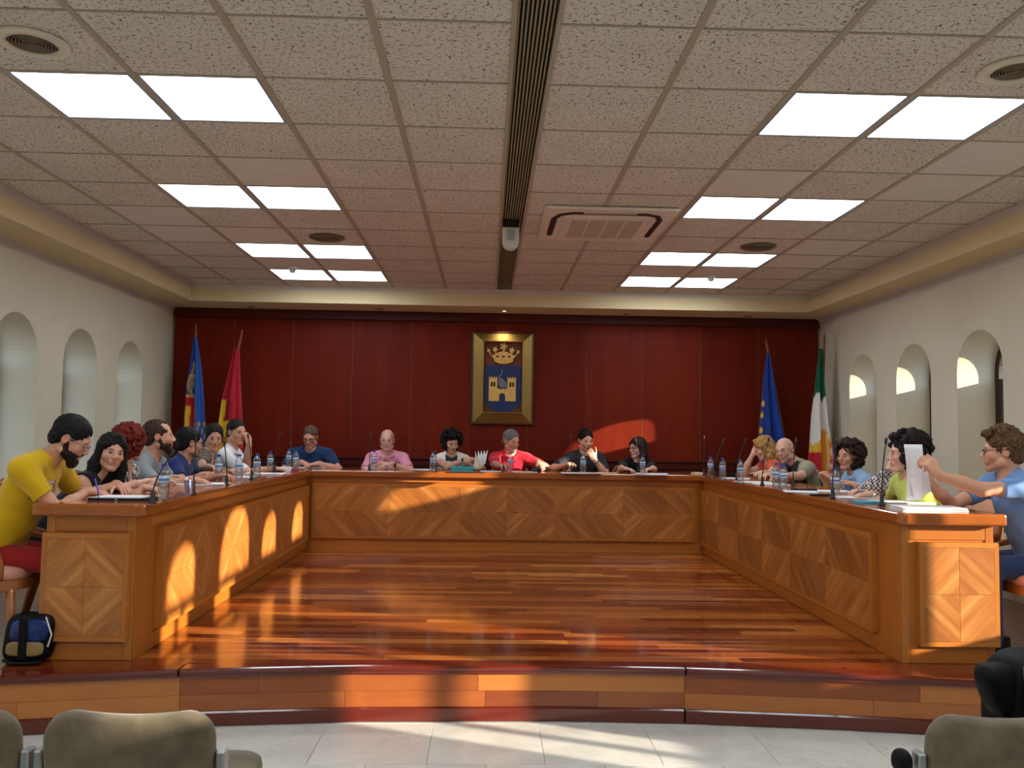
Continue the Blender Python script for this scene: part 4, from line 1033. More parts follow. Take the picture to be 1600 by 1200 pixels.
        e((0, -.022, .042), (.086, .104, .092)); e((.0, -.115, .06), (.045, .04, .045), .02)
        e((0, .125, -.02), (.08, .092, .114), .01, '-'); e((0, .05, -.11), (.12, .11, .09), .01, '-')
        for sx in (-1, 1): e((sx*.083, -.004, -.012), (.02, .02, .034), .006, '-')
        c((.07, .03, .03), (.082, .02, -.05), .012, .006); c((-.07, .03, .03), (-.082, .02, -.05), .012, .006); S.wrinkle(.002, 110)
    elif style == 'beard':
        for sx in (-1, 1): c((sx*.066, .005, -.022), (sx*.056, .018, -.07), .0115, .021, .012); c((sx*.05, .022, -.076), (sx*.015, .078, -.106), .021, .023, .015); e((sx*.045, .045, -.068), (.02, .026, .02), .012)
        e((0, .074, -.108), (.034, .026, .034), .015)
        for sx in (-1, 1): c((0, .096, -.047), (sx*.026, .084, -.06), .007, .006, .006); c((sx*.03, .078, -.062), (sx*.03, .07, -.09), .01, .014, .01)
        e((0, .108, -.064), (.018, .02, .008), .003, '-'); S.wrinkle(.002, 150)
    elif style == 'goatee':
        e((0, .083, -.1), (.022, .014, .02), .01)
        for sx in (-1, 1): c((0, .097, -.047), (sx*.024, .088, -.058), .007, .006, .005); c((sx*.025, .087, -.06), (sx*.018, .084, -.09), .006, .008, .006)
        S.wrinkle(.0015, 150)
    elif style == 'moustache':
        for sx in (-1, 1): c((0, .099, -.047), (sx*.026, .086, -.058), .0085, .006, .006)
        S.wrinkle(.001, 150)
    return S.mesh()
PEOPLE = []
def person(name_label, head, face, hyaw, hpitch=.1, hroll=0., group='councillors seated at the desks', fem=False, skin=(196, 146, 120), hair='short', haircol=(30, 24, 22), beard=None, beardcol=None,
           shirt=(120, 120, 120), sleeve=.55, neck=.0, collar=None, pants=(40, 44, 60), handR=None, handL=None, elR=None, elL=None, poseR='relaxed', poseL='relaxed', hdR=None, hdL=None, nR=None, nL=None,
           sh=(-.05, -.215), sub=None, hips=-.30, glasses=None, brow=None, stubble=None, watch=None, shirtmat=None, paint=None, build=1.0, turn=0.0, hairmat=None, printf=None, chair=True, chair_label=None, sc=None):
    H = np.array(head, float); f = np.array([math.cos(face), math.sin(face), 0]); rt = np.array([math.sin(face), -math.cos(face), 0])
    sc = sc or (.95 if fem else 1.0); h = float(np.clip(H[1]*.00082, .004, .0072))
    A = head_frame(hyaw, hpitch, hroll); Sh = H+f*sh[0]+Z3*(sh[1]+.028)
    hip = np.array([*(H+f*hips)[:2], P+.53]); seed = len(PEOPLE)+11
    root = thing('person', name_label, 'person', (hip[0], hip[1], P), 0, group); PEOPLE.append(root); R0 = np.array(root.location)
    up = unit(Sh-hip); fs = unit(f-up*(f @ up)); ca, sa = math.cos(turn), math.sin(turn)
    rs = rt*ca+fs*sa; fs2 = fs*ca-rt*sa; TA = np.stack([rs, fs2, up], 1)
    hw = (.15 if fem else .172)*build
    J = {'R': Sh+rs*hw-up*.03, 'L': Sh-rs*hw-up*.03}
    arms = {}
    for s_, hd, el in (('R', handR, elR), ('L', handL, elL)):
        sg = 1 if s_ == 'R' else -1
        t = np.array(hd, float) if hd is not None else J[s_]+fs*.2-up*.42+rs*sg*.03
        e_, w_ = ik(J[s_], t, .285*sc, .255*sc, el if el is not None else (rs*sg*.7-Z3*.8-f*.2)); arms[s_] = (J[s_], e_, w_)
    pts = [H, hip]+[p for a in arms.values() for p in a]
    lo = np.min(pts, 0)-.22; hi = np.max(pts, 0)+.22; lo[2] = max(lo[2], P+.40)
    lob = lo.copy(); lob[2] = max(lo[2], min(p[2] for p in pts if p is not hip)-.09, P+.4)
    S = Sdf(lob, hi, h)
    def torso(S, g):
        b = build; S.ell(Sh-up*.15+fs2*.0, np.array([.15*b, .1*b, .17])*(sc)+g, TA, .03); S.ell((Sh*.35+hip*.65), np.array([.138*b, .105*b, .16])+g, TA, .05); S.ell(hip+up*.02, np.array([.16*b, .12*b, .13])+g, TA, .05)
        S.cap(J['R']-rs*.03, J['L']+rs*.03, .055*sc+g, .055*sc+g, .04)
        nb = H+A @ np.array([0, -.035, -.09])
        for s_ in 'RL': S.cap(Sh*.6+nb*.4-fs*.01, J[s_]+up*.005, .042*sc+g, .048*sc+g, .04)
        if fem:
            for sg in (-1, 1): S.ell(Sh-up*.2+fs2*.075+rs*sg*.06, np.array([.06, .055, .06])+g, TA, .03)
    torso(S, 0.0)
    nw = (.046 if fem else .055)*sc
    S.cap(H+A @ np.array([0, -.025, -.05]), Sh+fs*.005-up*.02, nw, nw*1.12, .012)
    sculpt_head(S, H, A, sc, fem)
    for s_, po, hd_, nn in (('R', poseR, hdR, nR), ('L', poseL, hdL, nL)):
        a, e_, w_ = arms[s_]; af = .86 if fem else 1.0
        S.cap(a, e_, .048*af*build, .038*af, .02); S.cap(e_, (e_*.55+w_*.45), .039*af, .037*af, .02); S.cap((e_*.55+w_*.45), w_, .037*af, .025*af, .02)
        d_ = np.array(hd_, float) if hd_ is not None else (w_-e_)*np.array([1, 1, .35])
        hand_prims(S, w_, d_, np.array(nn if nn is not None else (0, 0, -1.0)), 1 if s_ == 'R' else -1, po, sc*(.92 if fem else 1.0))
    V, F = S.mesh()
    sk = c4_(srgb(*skin)); br = c4_(srgb(*(brow or haircol)))
    ex = list(paint or [])
    if stubble: ex.append(((0, .05, -.085), (.07, .07, .05), c4_(srgb(*stubble)), .75, .5))
    col = paint_head(V, H, A, sc, sk, sk*np.array([.85, .5, .48, 1]) if not fem else sk*np.array([.8, .4, .4, 1]), br, ex)
    link('body', np_mesh('body', V-R0, F, M['skin'], col), root)
    # eyes
    for sx in (-1, 1):
        c = H+A @ (np.array([sx*.031, .0738, .0])*sc); m = MB(); n = 10; vs = []; cl = []
        for i in range(n+1):
            for j in range(12):
                ph, th = math.pi*i/n, 2*math.pi*j/12; q = np.array([math.sin(ph)*math.cos(th), math.cos(ph), math.sin(ph)*math.sin(th)])
                vs.append(c-R0+A @ (q*.0122*sc)); cl.append(srgb(12, 10, 10) if i < 1 else (srgb(58, 38, 26) if i < 3 else srgb(214, 208, 202)))
        m.add(vs, [(i*12+j, i*12+(j+1) % 12, (i+1)*12+(j+1) % 12, (i+1)*12+j) for i in range(n) for j in range(12)]); me = m.mesh('eye', M['eye'], True)
        at = me.color_attributes.new('Col', 'FLOAT_COLOR', 'POINT'); at.data.foreach_set('color', np.array(cl, np.float32).ravel()); link('eye', me, root)
    # garment
    G = Sdf(lo, hi, max(h*1.45, .0062)); torso(G, .012)
    for s_ in 'RL':
        a, e_, w_ = arms[s_]; af = .86 if fem else 1.0
        if sleeve <= 0: continue
        if sleeve <= 1: G.cap(a, a+(e_-a)*sleeve, .060*af*build, .056*af, .03, '+', True)
        else: G.cap(a, e_, .060*af*build, .050*af, .03); G.cap(e_, e_+(w_-e_)*(sleeve-1), .050*af, .038*af, .02, '+', True)
    nbase = Sh+fs*.02+up*.03
    G.cap(H+A @ np.array([0, -.02, -.06]), Sh+fs*.008+up*.08, nw+.010+neck*.5, nw+.014+neck*.6, .006, '-')
    if neck > .01: G.ell(Sh+fs*.085+up*.03, np.array([.03+neck*.8, .06, .035+neck*1.8]), TA, .008, '-')
    if fem and sleeve <= 0:
        for s_ in 'RL': G.cap(J[s_]+rs*(.02 if s_ == 'R' else -.02), J[s_]+rs*(.12 if s_ == 'R' else -.12), .07, .12, .01, '-')
    if collar:
        for sg in (-1, 1):
            for t in np.linspace(0, 1, 6):
                an = sg*(math.pi*.98*(1-t)+.25*t); q = Sh+fs*.012+(-fs*math.cos(math.pi-an)+rs*math.sin(an))*(nw+.024)+up*(.052-.028*t)
                if t > 0: G.cap(pq, q, .014, .014, .004)
                pq = q
            G.cap(q, q-up*.055+rs*sg*.03+fs*.02, .015, .008, .004)
    G.wrinkle(.0022, 38, seed*1.7)
    V, F = G.mesh(); gc = np.tile(c4_(srgb(*shirt))[None, :], (len(V), 1))
    if printf: gc = printf(V, gc, Sh, TA, R0)
    link('shirt', np_mesh('shirt', V-R0, F, shirtmat or M['garment'], gc), root)
    # trousers and shoes
    L = Sdf(np.minimum(hip, hip+f*.5)-np.array([.3, .3, .56]), np.maximum(hip, hip+f*.5)+np.array([.3, .3, .2]), .014); kn = {}
    L.ell(hip-Z3*.01, (.17*build, .14, .115), np.stack([rt, f, Z3], 1), .05)
    for sg in (-1, 1):
        a = hip+rt*sg*.085-Z3*.015; k_ = a+f*.39+rt*sg*.02-Z3*.01; an = k_-Z3*(k_[2]-P-.09)-f*.02
        L.cap(a, k_, .083, .062, .03); L.cap(k_, an, .06, .045, .02)
        kn[sg] = an
    V, F = L.mesh(); link('trousers', np_mesh('trousers', V-R0, F, M['garment'], np.tile(c4_(srgb(*pants))[None, :], (len(V), 1))), root)
    for sg in (-1, 1):
        a = kn[sg]-R0; m = MB(); m.tube([a+Z3*.02-f*.04, a-Z3*.035-f*.055, a-Z3*.05+f*.05, a-Z3*.055+f*.14, a-Z3*.058+f*.18], [.045, .05, .044, .04, .02], 10); m.build('shoe', M['bagblack'], root, True)
    # hair, beard
    hh = h*.86
    if hair:
        V, F = hair_mesh(H, A, sc, hair, hh, seed); hc = np.tile(c4_(srgb(*haircol))[None, :], (len(V), 1)); hc[:, :3] *= np.random.default_rng(seed).uniform(.82, 1.18, (len(V), 1))
        q_ = ((V-H) @ A)/sc; hc[:, :3] *= np.clip(1+.4*strand(q_[:, 0], q_[:, 1], q_[:, 2], 260), .5, 1.7)[:, None]
        if hairmat: hc = hairmat(((V-H) @ A)/sc, hc)
        link('hair', np_mesh('hair', V-R0, F, M['hair'], hc), root)
    if beard:
        V, F = hair_mesh(H, A, sc, beard, hh*.8, seed+50); link('beard', np_mesh('beard', V-R0, F, M['hair'], np.tile(c4_(srgb(*(beardcol or haircol)))[None, :], (len(V), 1))), root)
    if glasses:
        m = MB(); T = lambda x, y, z: H-R0+A @ (np.array([x, y, z])*sc)
        gr = .0022 if H[1] < 6 else .003
        for sx in (-1, 1):
            m.tube([T(sx*.033+.024*math.cos(t), .101-.006*abs(math.cos(t)), -.003+.018*math.sin(t)) for t in np.linspace(0, 2*math.pi, 15)], gr, 6, False)
            m.tube([T(sx*.057, .094, .004), T(sx*.074, .06, .008), T(sx*.083, -.01, .012), T(sx*.083, -.03, .0)], gr, 6)
        m.tube([T(-.01, .1, .002), T(0, .103, .005), T(.01, .1, .002)], gr, 6)
        m.build('glasses', glasses, root, True)
    if watch:
        s_, cw = watch; a, e_, w_ = arms[s_]; d_ = unit(w_-e_); p0 = w_-d_*.03-R0; m = MB(); m.tube([p0-d_*.012, p0+d_*.012], .032, 14); m.build('watch_strap', cw, root, True)
    if chair: put_chair(hip[0]-f[0]*.0+f[0]*.03, hip[1]+f[1]*.03, face, chair_label or 'x')
    return root, arms, Sh

# ================================================================== THE COUNCILLORS
def on(px, py, dz=.035): return bp(px, py, z=W+dz)
def at(px, py, Y): return bp(px, py, y=Y)
PI = math.pi; rad = math.radians
M['gl_dark'] = plain('glasses_dark', srgb(24, 20, 20), .3); M['gl_metal'] = plain('glasses_metal', srgb(150, 140, 130), .3, .8)
M['strap_dark'] = plain('watch_dark', srgb(36, 32, 34), .4); M['strap_white'] = plain('watch_white', srgb(226, 226, 222), .4); M['strap_steel'] = plain('watch_steel', srgb(190, 190, 188), .25, .9)
def pattern(name, c1, c2, kind, scale):
    m, nt, b = _mat(name); L = nt.links.new; tc = nd(nt, 'TexCoord'); b.inputs['Roughness'].default_value = .85
    if kind == 'check':
        t = nd(nt, 'TexChecker'); t.inputs['Scale'].default_value = scale; t.inputs[1].default_value = c1; t.inputs[2].default_value = c2; L(tc.outputs['Object'], t.inputs[0]); L(t.outputs[0], b.inputs['Base Color'])
    elif kind == 'stripe':
        t = nd(nt, 'TexWave'); t.inputs['Scale'].default_value = scale; t.bands_direction = 'X'; L(tc.outputs['Object'], t.inputs[0])
        r = ramp(nt, [(.45, c1), (.6, c2)]); L(t.outputs['Fac'], r.inputs[0]); L(r.outputs[0], b.inputs['Base Color'])
    else:
        t = nd(nt, 'TexNoise'); t.inputs['Scale'].default_value = scale; t.inputs['Detail'].default_value = 3; t.inputs['Distortion'].default_value = 1.5; L(tc.outputs['Object'], t.inputs[0])
        r = ramp(nt, [(.46, c1), (.54, c2)]); L(t.outputs['Fac'], r.inputs[0]); L(r.outputs[0], b.inputs['Base Color'])
    return m
def print_yellow(V, gc, Sh, TA, R0):
    q = (V-Sh) @ TA; a, b, c = q[:, 0], q[:, 1], q[:, 2]
    fr = (b > .03) & (c < -.05) & (c > -.17)
    gc[fr & (a > .075) & (a < .14+.15*(c+.1))] = c4_(srgb(52, 150, 120))
    w_ = fr & (a > .0) & (a < .068); gc[w_] = c4_(srgb(226, 214, 208)); gc[w_ & (np.sin(c*330+np.sin(a*220)*1.6) > .1)] = c4_(srgb(196, 66, 62))
    gc[fr & (a > -.015) & (a < .0)] = c4_(srgb(120, 110, 90))
    return gc
def print_stripes(V, gc, Sh, TA, R0):
    q = (V-Sh) @ TA; m_ = (q[:, 1] > .02) & (q[:, 2] > -.12) & (np.abs(q[:, 0]) < .1) & (np.sin(q[:, 0]*260) > .5); gc[m_] = c4_(srgb(90, 100, 108)); return gc
def print_twotone(V, gc, Sh, TA, R0):
    q = (V-Sh) @ TA; m_ = (q[:, 1] > .015+.4*np.abs(q[:, 2]+.1)*0) & (np.abs(q[:, 0]) < .15); gc[m_] = c4_(srgb(28, 26, 26)); e = (np.abs(np.abs(q[:, 0])-.15) < .008); gc[e] = c4_(srgb(40, 36, 34)); return gc
def print_trim(V, gc, Sh, TA, R0):
    q = (V-Sh) @ TA; m_ = (q[:, 2] > -.012) & (q[:, 1] > .02) & (np.abs(q[:, 0]) < .07); gc[m_] = c4_(srgb(40, 40, 46)); m_ = (np.abs(q[:, 0]) < .006) & (q[:, 1] > .02); gc[m_] = c4_(srgb(40, 40, 46)); return gc
L_, B_, R_ = 0.0, -PI/2, PI
# ---- left row
person('bearded man in a yellow T-shirt and glasses bent over, writing', at(112, 686, 4.84), L_, rad(12), .55, 0, skin=(206, 150, 122), hair='short', haircol=(20, 16, 16), beard='beard', beardcol=(34, 24, 20), shirt=(212, 170, 24), sleeve=.62, pants=(150, 30, 28),
       handR=on(137, 768, .04), elR=(-.2, -1, -.45), poseR='pen', hdR=(1, .15, -.12), handL=on(183, 757, .05), elL=(-.1, .3, -1), poseL='relaxed', hdL=(.75, -.55, -.25), sh=(-.15, -.165), hips=-.40, glasses=M['gl_metal'], printf=print_yellow, build=1.08, chair_label='wooden armchair with pink seat under the yellow-shirted man')
person('long dark-haired woman in a dark top looking at the camera', at(174, 707, 5.45), L_, rad(-50), .05, -.16, fem=True, skin=(206, 156, 130), hair='long', haircol=(24, 18, 18), shirt=(28, 28, 40), sleeve=0, neck=.03,
       handR=on(226, 762, .03), elR=(-.3, -.5, -1), poseR='relaxed', hdR=(1, -.1, -.1), handL=on(236, 752, .03), elL=(-.3, .5, -1), sh=(-.10, -.20), hips=-.36, brow=(40, 28, 24), chair_label='wooden armchair under the long dark-haired woman')
person('woman with shaggy red hair and a black and white patterned blouse', at(204, 693, 6.05), L_, rad(58), .15, 0, fem=True, skin=(206, 160, 138), hair='shag', haircol=(104, 28, 18), shirt=(210, 206, 196), sleeve=.5, neck=.02, shirtmat=pattern('blouse_print', srgb(206, 202, 192), srgb(64, 60, 58), 'noise', 26),
       handR=on(244, 755), handL=on(258, 748), sh=(-.04, -.22), hips=-.30, chair_label='wooden armchair under the red-haired woman')
person('bearded man with receding hair in a grey T-shirt, in profile', at(249, 682, 6.62), L_, rad(18), -.02, 0, skin=(206, 152, 126), hair='receding', haircol=(58, 42, 34), beard='beard', beardcol=(52, 34, 26), shirt=(142, 150, 156), sleeve=.75, neck=.0, printf=print_stripes,
       handR=on(300, 750), elR=(-.2, -.7, -1), hdR=(1, .1, -.1), handL=on(318, 742), sh=(-.06, -.225), hips=-.32, watch=('R', M['strap_white']), build=1.08, chair_label='wooden armchair under the man in grey')
person('dark-haired man in glasses and a navy T-shirt facing away', at(297, 692, 7.22), L_, rad(38), .1, 0, skin=(196, 142, 116), hair='short', haircol=(18, 16, 18), stubble=(90, 62, 50), shirt=(30, 48, 104), sleeve=.6, glasses=M['gl_dark'],
       handR=on(336, 744), handL=on(350, 738), sh=(-.05, -.2), hips=-.30, chair_label='wooden armchair under the man in navy T-shirt')
person('woman with tied-back dark hair and a grey patterned top', at(334, 683, 7.9), L_, rad(-62), .28, -.05, fem=True, skin=(202, 152, 126), hair='tied', haircol=(26, 20, 20), shirt=(112, 108, 104), sleeve=.45, neck=.035, shirtmat=pattern('grey_print', srgb(118, 112, 106), srgb(72, 66, 62), 'noise', 30),
       handR=on(352, 743), handL=on(364, 736), sh=(-.05, -.2), hips=-.3, chair_label='wooden armchair under the woman in a grey top')
person('man in a white shirt holding a hand over his mouth', at(370, 675, 8.6), L_, rad(-38), .12, .05, skin=(200, 148, 120), hair='crop', haircol=(28, 22, 22), shirt=(226, 226, 230), sleeve=.95, neck=.0, collar=True,
       handL=at(389, 694, 8.42), elL=(.5, -.3, -1), poseL='chin', hdL=(-.25, .1, 1), nL=(-.8, .3, .1), handR=on(428, 732, .03), elR=(.2, -.6, -1), poseR='relaxed', hdR=(1, .1, -.15), sh=(-.05, -.235), hips=-.26, chair_label='wooden armchair under the man in a white shirt')
# ---- back row
person('man in a navy polo shirt and dark glasses reading, head bowed', at(485, 683, 9.72), B_, rad(-96), .38, 0, skin=(206, 146, 126), hair='crop', haircol=(92, 72, 60), shirt=(30, 52, 92), sleeve=.75, neck=.0, collar=True, glasses=M['gl_dark'], build=1.15,
       handR=at(472, 722, 9.50), elR=(-1, .3, -.5), handL=at(498, 724, 9.46), elL=(1, .3, -.5), poseL='flat', hdL=(-.7, -.6, -.1), poseR='relaxed', hdR=(.6, -.5, -.2), sh=(-.04, -.20), hips=-.22, chair_label='wooden armchair under the man in a navy polo')
person('bald man with glasses and grey moustache in a pink shirt', at(605, 688, 9.75), B_, rad(-88), .08, 0, skin=(208, 158, 138), hair='fringe', haircol=(130, 120, 114), beard='moustache', beardcol=(176, 170, 164), brow=(120, 100, 90), shirt=(214, 128, 156), sleeve=.75, collar=True, neck=.0, glasses=M['gl_metal'], shirtmat=pattern('pink_stripe', srgb(206, 118, 148), srgb(226, 164, 184), 'stripe', 14), build=1.06,
       handR=at(597, 724, 9.48), elR=(-1, .4, -.5), handL=at(612, 725, 9.46), elL=(1, .4, -.5), hdR=(.7, -.5, -.1), hdL=(-.7, -.5, -.1), sh=(-.04, -.21), hips=-.22, watch=('L', M['strap_dark']), chair_label='wooden armchair under the bald man in pink')
person('woman with a black curly bob in a white sleeveless top', at(706, 691, 9.70), B_, rad(-72), .38, 0, fem=True, skin=(200, 148, 124), hair='bigcurly', haircol=(16, 13, 14), shirt=(228, 226, 218), sleeve=.12, neck=.01, printf=print_trim,
       handR=at(728, 718, 9.42), elR=(-1, .2, -.6), poseR='grip', hdR=(1, -.2, .1), nR=(0, .5, -1), handL=at(738, 720, 9.40), elL=(1, .4, -.6), poseL='grip', sh=(-.03, -.205), hips=-.22, watch=('R', M['strap_dark']), chair_label='wooden armchair under the curly bobbed woman in white')
person('grey-haired man with goatee in a red shirt looking aside', at(799, 689, 9.72), B_, rad(-52), .25, 0, skin=(200, 142, 118), hair='short', haircol=(112, 108, 108), beard='goatee', beardcol=(150, 146, 142), brow=(50, 44, 42), shirt=(190, 32, 50), sleeve=.9, collar=True, neck=.0, build=1.08,
       handR=on(790, 734, .03), elR=(-1, .3, -.6), handL=at(841, 722, 9.45), elL=(1, .2, -.5), poseL='grip', hdL=(.45, -.6, -.5), sh=(-.03, -.205), hips=-.22, chair_label='wooden armchair under the man in a red shirt')
person('man in a black T-shirt with a hand to his chin', at(915, 688, 9.72), B_, rad(-74), .22, 0, skin=(206, 156, 130), hair='short', haircol=(22, 18, 18), stubble=(140, 104, 88), shirt=(18, 18, 20), sleeve=.72, shirtmat=pattern('black_speckle', srgb(16, 16, 18), srgb(52, 52, 58), 'noise', 60),
       handL=at(929, 718, 9.48), elL=(.7, .1, -1), poseL='chin', hdL=(-.55, -.15, .9), nL=(-.3, .8, .2), watch=('L', M['strap_steel']), handR=at(882, 727, 9.46), elR=(-1, .3, -.5), poseR='pen', hdR=(.55, -.7, .25), nR=(.3, -.2, -1), sh=(-.03, -.205), hips=-.22, chair_label='wooden armchair under the man in black T-shirt')
person('woman with long dark hair and glasses in black, facing left', at(996, 700, 9.72), B_, rad(-152), .08, 0, fem=True, skin=(208, 160, 138), hair='long', haircol=(44, 28, 26), shirt=(16, 16, 18), sleeve=.7, neck=.01, glasses=M['gl_dark'],
       handR=on(976, 737, .03), elR=(-1, .3, -.6), hdR=(.8, -.6, -.1), handL=on(1020, 738, .03), elL=(1, .3, -.6), hdL=(-.8, -.6, -.1), sh=(-.03, -.20), hips=-.22, chair_label='wooden armchair under the woman in black')
# ---- right row
def blonde(q, hc): hc[:, :3] *= (1+.5*np.sin(q[:, 0:1]*160+q[:, 2:3]*40)*.5); return hc
person('blonde woman in a coral top with hand to forehead', at(1193, 700, 8.95), R_, rad(168), .45, 0, fem=True, skin=(214, 168, 142), hair='wavy', haircol=(166, 124, 70), hairmat=blonde, shirt=(206, 84, 62), sleeve=.35, neck=.01,
       handR=at(1177, 708, 8.98), elR=(-.6, .2, -1), poseR='chin', hdR=(.35, .1, 1), nR=(1, .2, 0), handL=on(1176, 744), elL=(.2, -.5, -1), sh=(-.05, -.2), hips=-.28, chair_label='wooden armchair under the blonde woman')
person('bald man with glasses leaning forward in beige and black shirt', at(1226, 704, 8.25), R_, rad(222), .1, .18, skin=(212, 164, 140), hair='fringe', haircol=(60, 46, 40), shirt=(150, 142, 120), sleeve=.7, neck=.005, glasses=M['gl_metal'], stubble=(150, 112, 96), printf=print_twotone, build=1.12,
       handL=on(1205, 750), elL=(.4, -.6, -1), hdL=(-1, .2, -.1), handR=on(1192, 745), elR=(.3, .6, -1), sh=(-.14, -.17), hips=-.40, chair_label='wooden armchair under the bald man in beige')
person('woman with brown curly bob in a light blue shirt', at(1326, 713, 7.0), R_, rad(208), .0, 0, fem=True, skin=(196, 142, 116), hair='bigcurly', haircol=(46, 32, 26), shirt=(150, 182, 220), sleeve=.9, neck=.0, collar=True,
       handL=at(1300, 748, 6.85), elL=(.3, -.5, -1), poseL='grip', hdL=(-.6, .5, .5), handR=at(1296, 746, 6.97), elR=(.3, .5, -1), poseR='grip', hdR=(-.6, -.4, .5), sh=(-.06, -.20), hips=-.30, chair_label='wooden armchair under the woman in light blue')
person('person in a checked shirt, chin on hand, behind the green T-shirt', at(1413, 712, 6.25), R_, rad(165), .05, 0, skin=(206, 156, 132), hair='short', haircol=(34, 26, 24), shirt=(200, 190, 186), sleeve=1.88, shirtmat=pattern('checked_shirt', srgb(206, 196, 192), srgb(62, 44, 52), 'check', 62),
       handL=at(1391, 733, 6.14), elL=(-1.2, -.2, -.9), poseL='chin', hdL=(.5, .0, .9), nL=(.8, .3, .2), handR=on(1335, 758), sh=(.10, -.21), hips=-.28, chair_label='wooden armchair under the person in checks')
person('curly dark-haired woman in a lime green T-shirt, in profile', at(1415, 709, 5.55), R_, rad(166), .05, 0, fem=True, skin=(214, 164, 142), hair='bigcurly', haircol=(30, 20, 18), shirt=(190, 204, 90), sleeve=.55, neck=.006,
       handL=on(1362, 772, .03), elL=(.5, -.6, -1), hdL=(-1, .1, -.1), poseL='relaxed', watch=('L', M['strap_steel']), handR=on(1350, 766, .03), elR=(.3, .6, -1), hdR=(-1, -.2, -.1), sh=(-.02, -.21), hips=-.25, sc=1.0, chair_label='wooden armchair under the woman in lime green')
p19 = person('young man in glasses and blue T-shirt holding up a sheet', at(1566, 705, 4.92), R_, rad(154), .05, 0, skin=(212, 156, 126), hair='quiff', haircol=(92, 66, 42), stubble=(176, 124, 98), shirt=(112, 146, 196), sleeve=.62, glasses=M['gl_dark'], pants=(40, 62, 98),
       handL=at(1450, 740, 4.74), elL=(.1, -.25, -1), poseL='grip', hdL=(-.62, .1, .78), nL=(-.5, .75, .1), handR=at(1449, 750, 5.02), elR=(.1, .3, -1), poseR='grip', hdR=(-.62, -.1, .78), nR=(-.5, -.75, .1), sh=(-.035, -.205), hips=-.24, build=1.05, chair_label='wooden armchair with pink seat under the blue-shirted man')

# ================================================================== THINGS ON THE DESKS
M['capblue'] = plain('bottle_cap', srgb(44, 62, 170), .4); M['label'] = plain('bottle_label', srgb(196, 214, 232), .6, var=.12, vscale=40); M['labelb'] = plain('label_print', srgb(84, 124, 180), .6)
M['water'] = clear('water', (.93, .95, .96, 1), .04)
def make_bottle():
    r = thing('water_bottle', 'x', 'bottle')
    pr = [(.0001, .003), (.022, 0), (.031, .006), (.032, .02), (.0295, .035), (.032, .05), (.0295, .065), (.032, .08), (.031, .092), (.0285, .1), (.0285, .135), (.032, .143), (.031, .155), (.024, .172), (.014, .184), (.0125, .194)]
    MB().lathe(pr, 16).build('bottle_body', M['plastic'], r, True)
    MB().lathe([(.0001, .005), (.0285, .008), (.0292, .03), (.0275, .04), (.029, .09), (.0001, .09)], 14).build('water', M['water'], r, True)
    l = MB().lathe([(.0292, .1), (.0297, .101), (.0297, .134), (.0292, .135)], 16).build('label', M['label'], r, True)
    MB().lathe([(.0299, .108), (.0302, .11), (.0302, .12), (.0299, .122)], 16).build('label_band', M['labelb'], l, True)
    MB().lathe([(.0145, .19), (.0145, .204), (.012, .206), (.0001, .206)], 14).build('cap', M['capblue'], r, True)
    return r
b0 = make_bottle()
BT = [(255, 781, 'beside the black folder on the left desk'), (341, 751, 'in front of the woman in grey'), (373, 750, 'third along the left desk, before the white shirt'), (401, 746, 'at the white-shirted man, by a bent microphone'), (422, 738, 'on the left desk near the inside corner'),
      (451, 731, 'in the left corner, behind another bottle'), (462, 736, 'in the left corner in front of the navy polo'), (584, 735, 'in front of the bald man in pink'), (676, 736, 'in front of the curly bobbed woman'), (797, 738, 'in front of the man in the red shirt'), (911, 740, 'in front of the man in black T-shirt'), (1004, 742, 'in front of the woman in black'),
      (1110, 745, 'first on the right desk from the corner'), (1129, 750, 'second on the right desk from the corner'), (1157, 755, 'sunlit, in front of the blonde woman'), (1213, 764, 'left of a pair before the bald man in beige'), (1224, 767, 'right of a pair before the bald man in beige'), (1305, 777, 'in front of the woman in light blue')]
for k, (px, py, lb) in enumerate(BT):
    o = b0 if k == 0 else copy_tree(b0); p = bp(px, py, z=W); o.location = (p[0], p[1], W); o.rotation_euler = (0, 0, k*1.3)
    o['label'] = 'clear water bottle with blue cap, '+lb; o['group'] = 'water bottles on the desks'
p = bp(296, 773, z=W); r = thing('plastic_cup', 'empty clear plastic cup on the left desk', 'cup', (p[0], p[1], W))
MB().lathe([(.0001, .002), (.024, 0), (.026, .01), (.034, .088), (.0355, .09), (.033, .088), (.025, .012), (.0001, .006)], 18).build('cup_wall', M['cup'], r, True)
# gooseneck microphones: base pixel on the worktop, tip pixel, sideways lean in depth
MC = [(238, 787, 273, 704, 'at the near end of the left desk, strongly bent'), (302, 772, 307, 672, 'second along the left desk'), (354, 758, 350, 688, 'third along the left desk'), (393, 749, 387, 678, 'fourth along the left desk, before the white shirt'), (429, 738, 438, 674, 'leaning by the left inside corner'), (456, 735, 453, 671, 'between two bottles at the left corner'),
      (577, 735, 580, 675, 'in front of the bald man in pink'), (682, 737, 681, 704, 'short, in front of the curly bobbed woman'), (786, 738, 785, 712, 'short, in front of the man in red'), (893, 739, 891, 680, 'in front of the man in black T-shirt'), (997, 741, 993, 684, 'in front of the woman in black'), (1100, 744, 1100, 681, 'upright at the right inside corner'),
      (1116, 748, 1132, 685, 'leaning, second from the right corner'), (1151, 752, 1166, 685, 'leaning, in front of the blonde woman'), (1191, 758, 1202, 683, 'curved, left of the bald man in beige'), (1239, 767, 1244, 685, 'right of the pair of bottles'), (1301, 779, 1307, 686, 'in front of the woman in light blue'), (1378, 790, 1385, 684, 'at the near end of the right desk')]
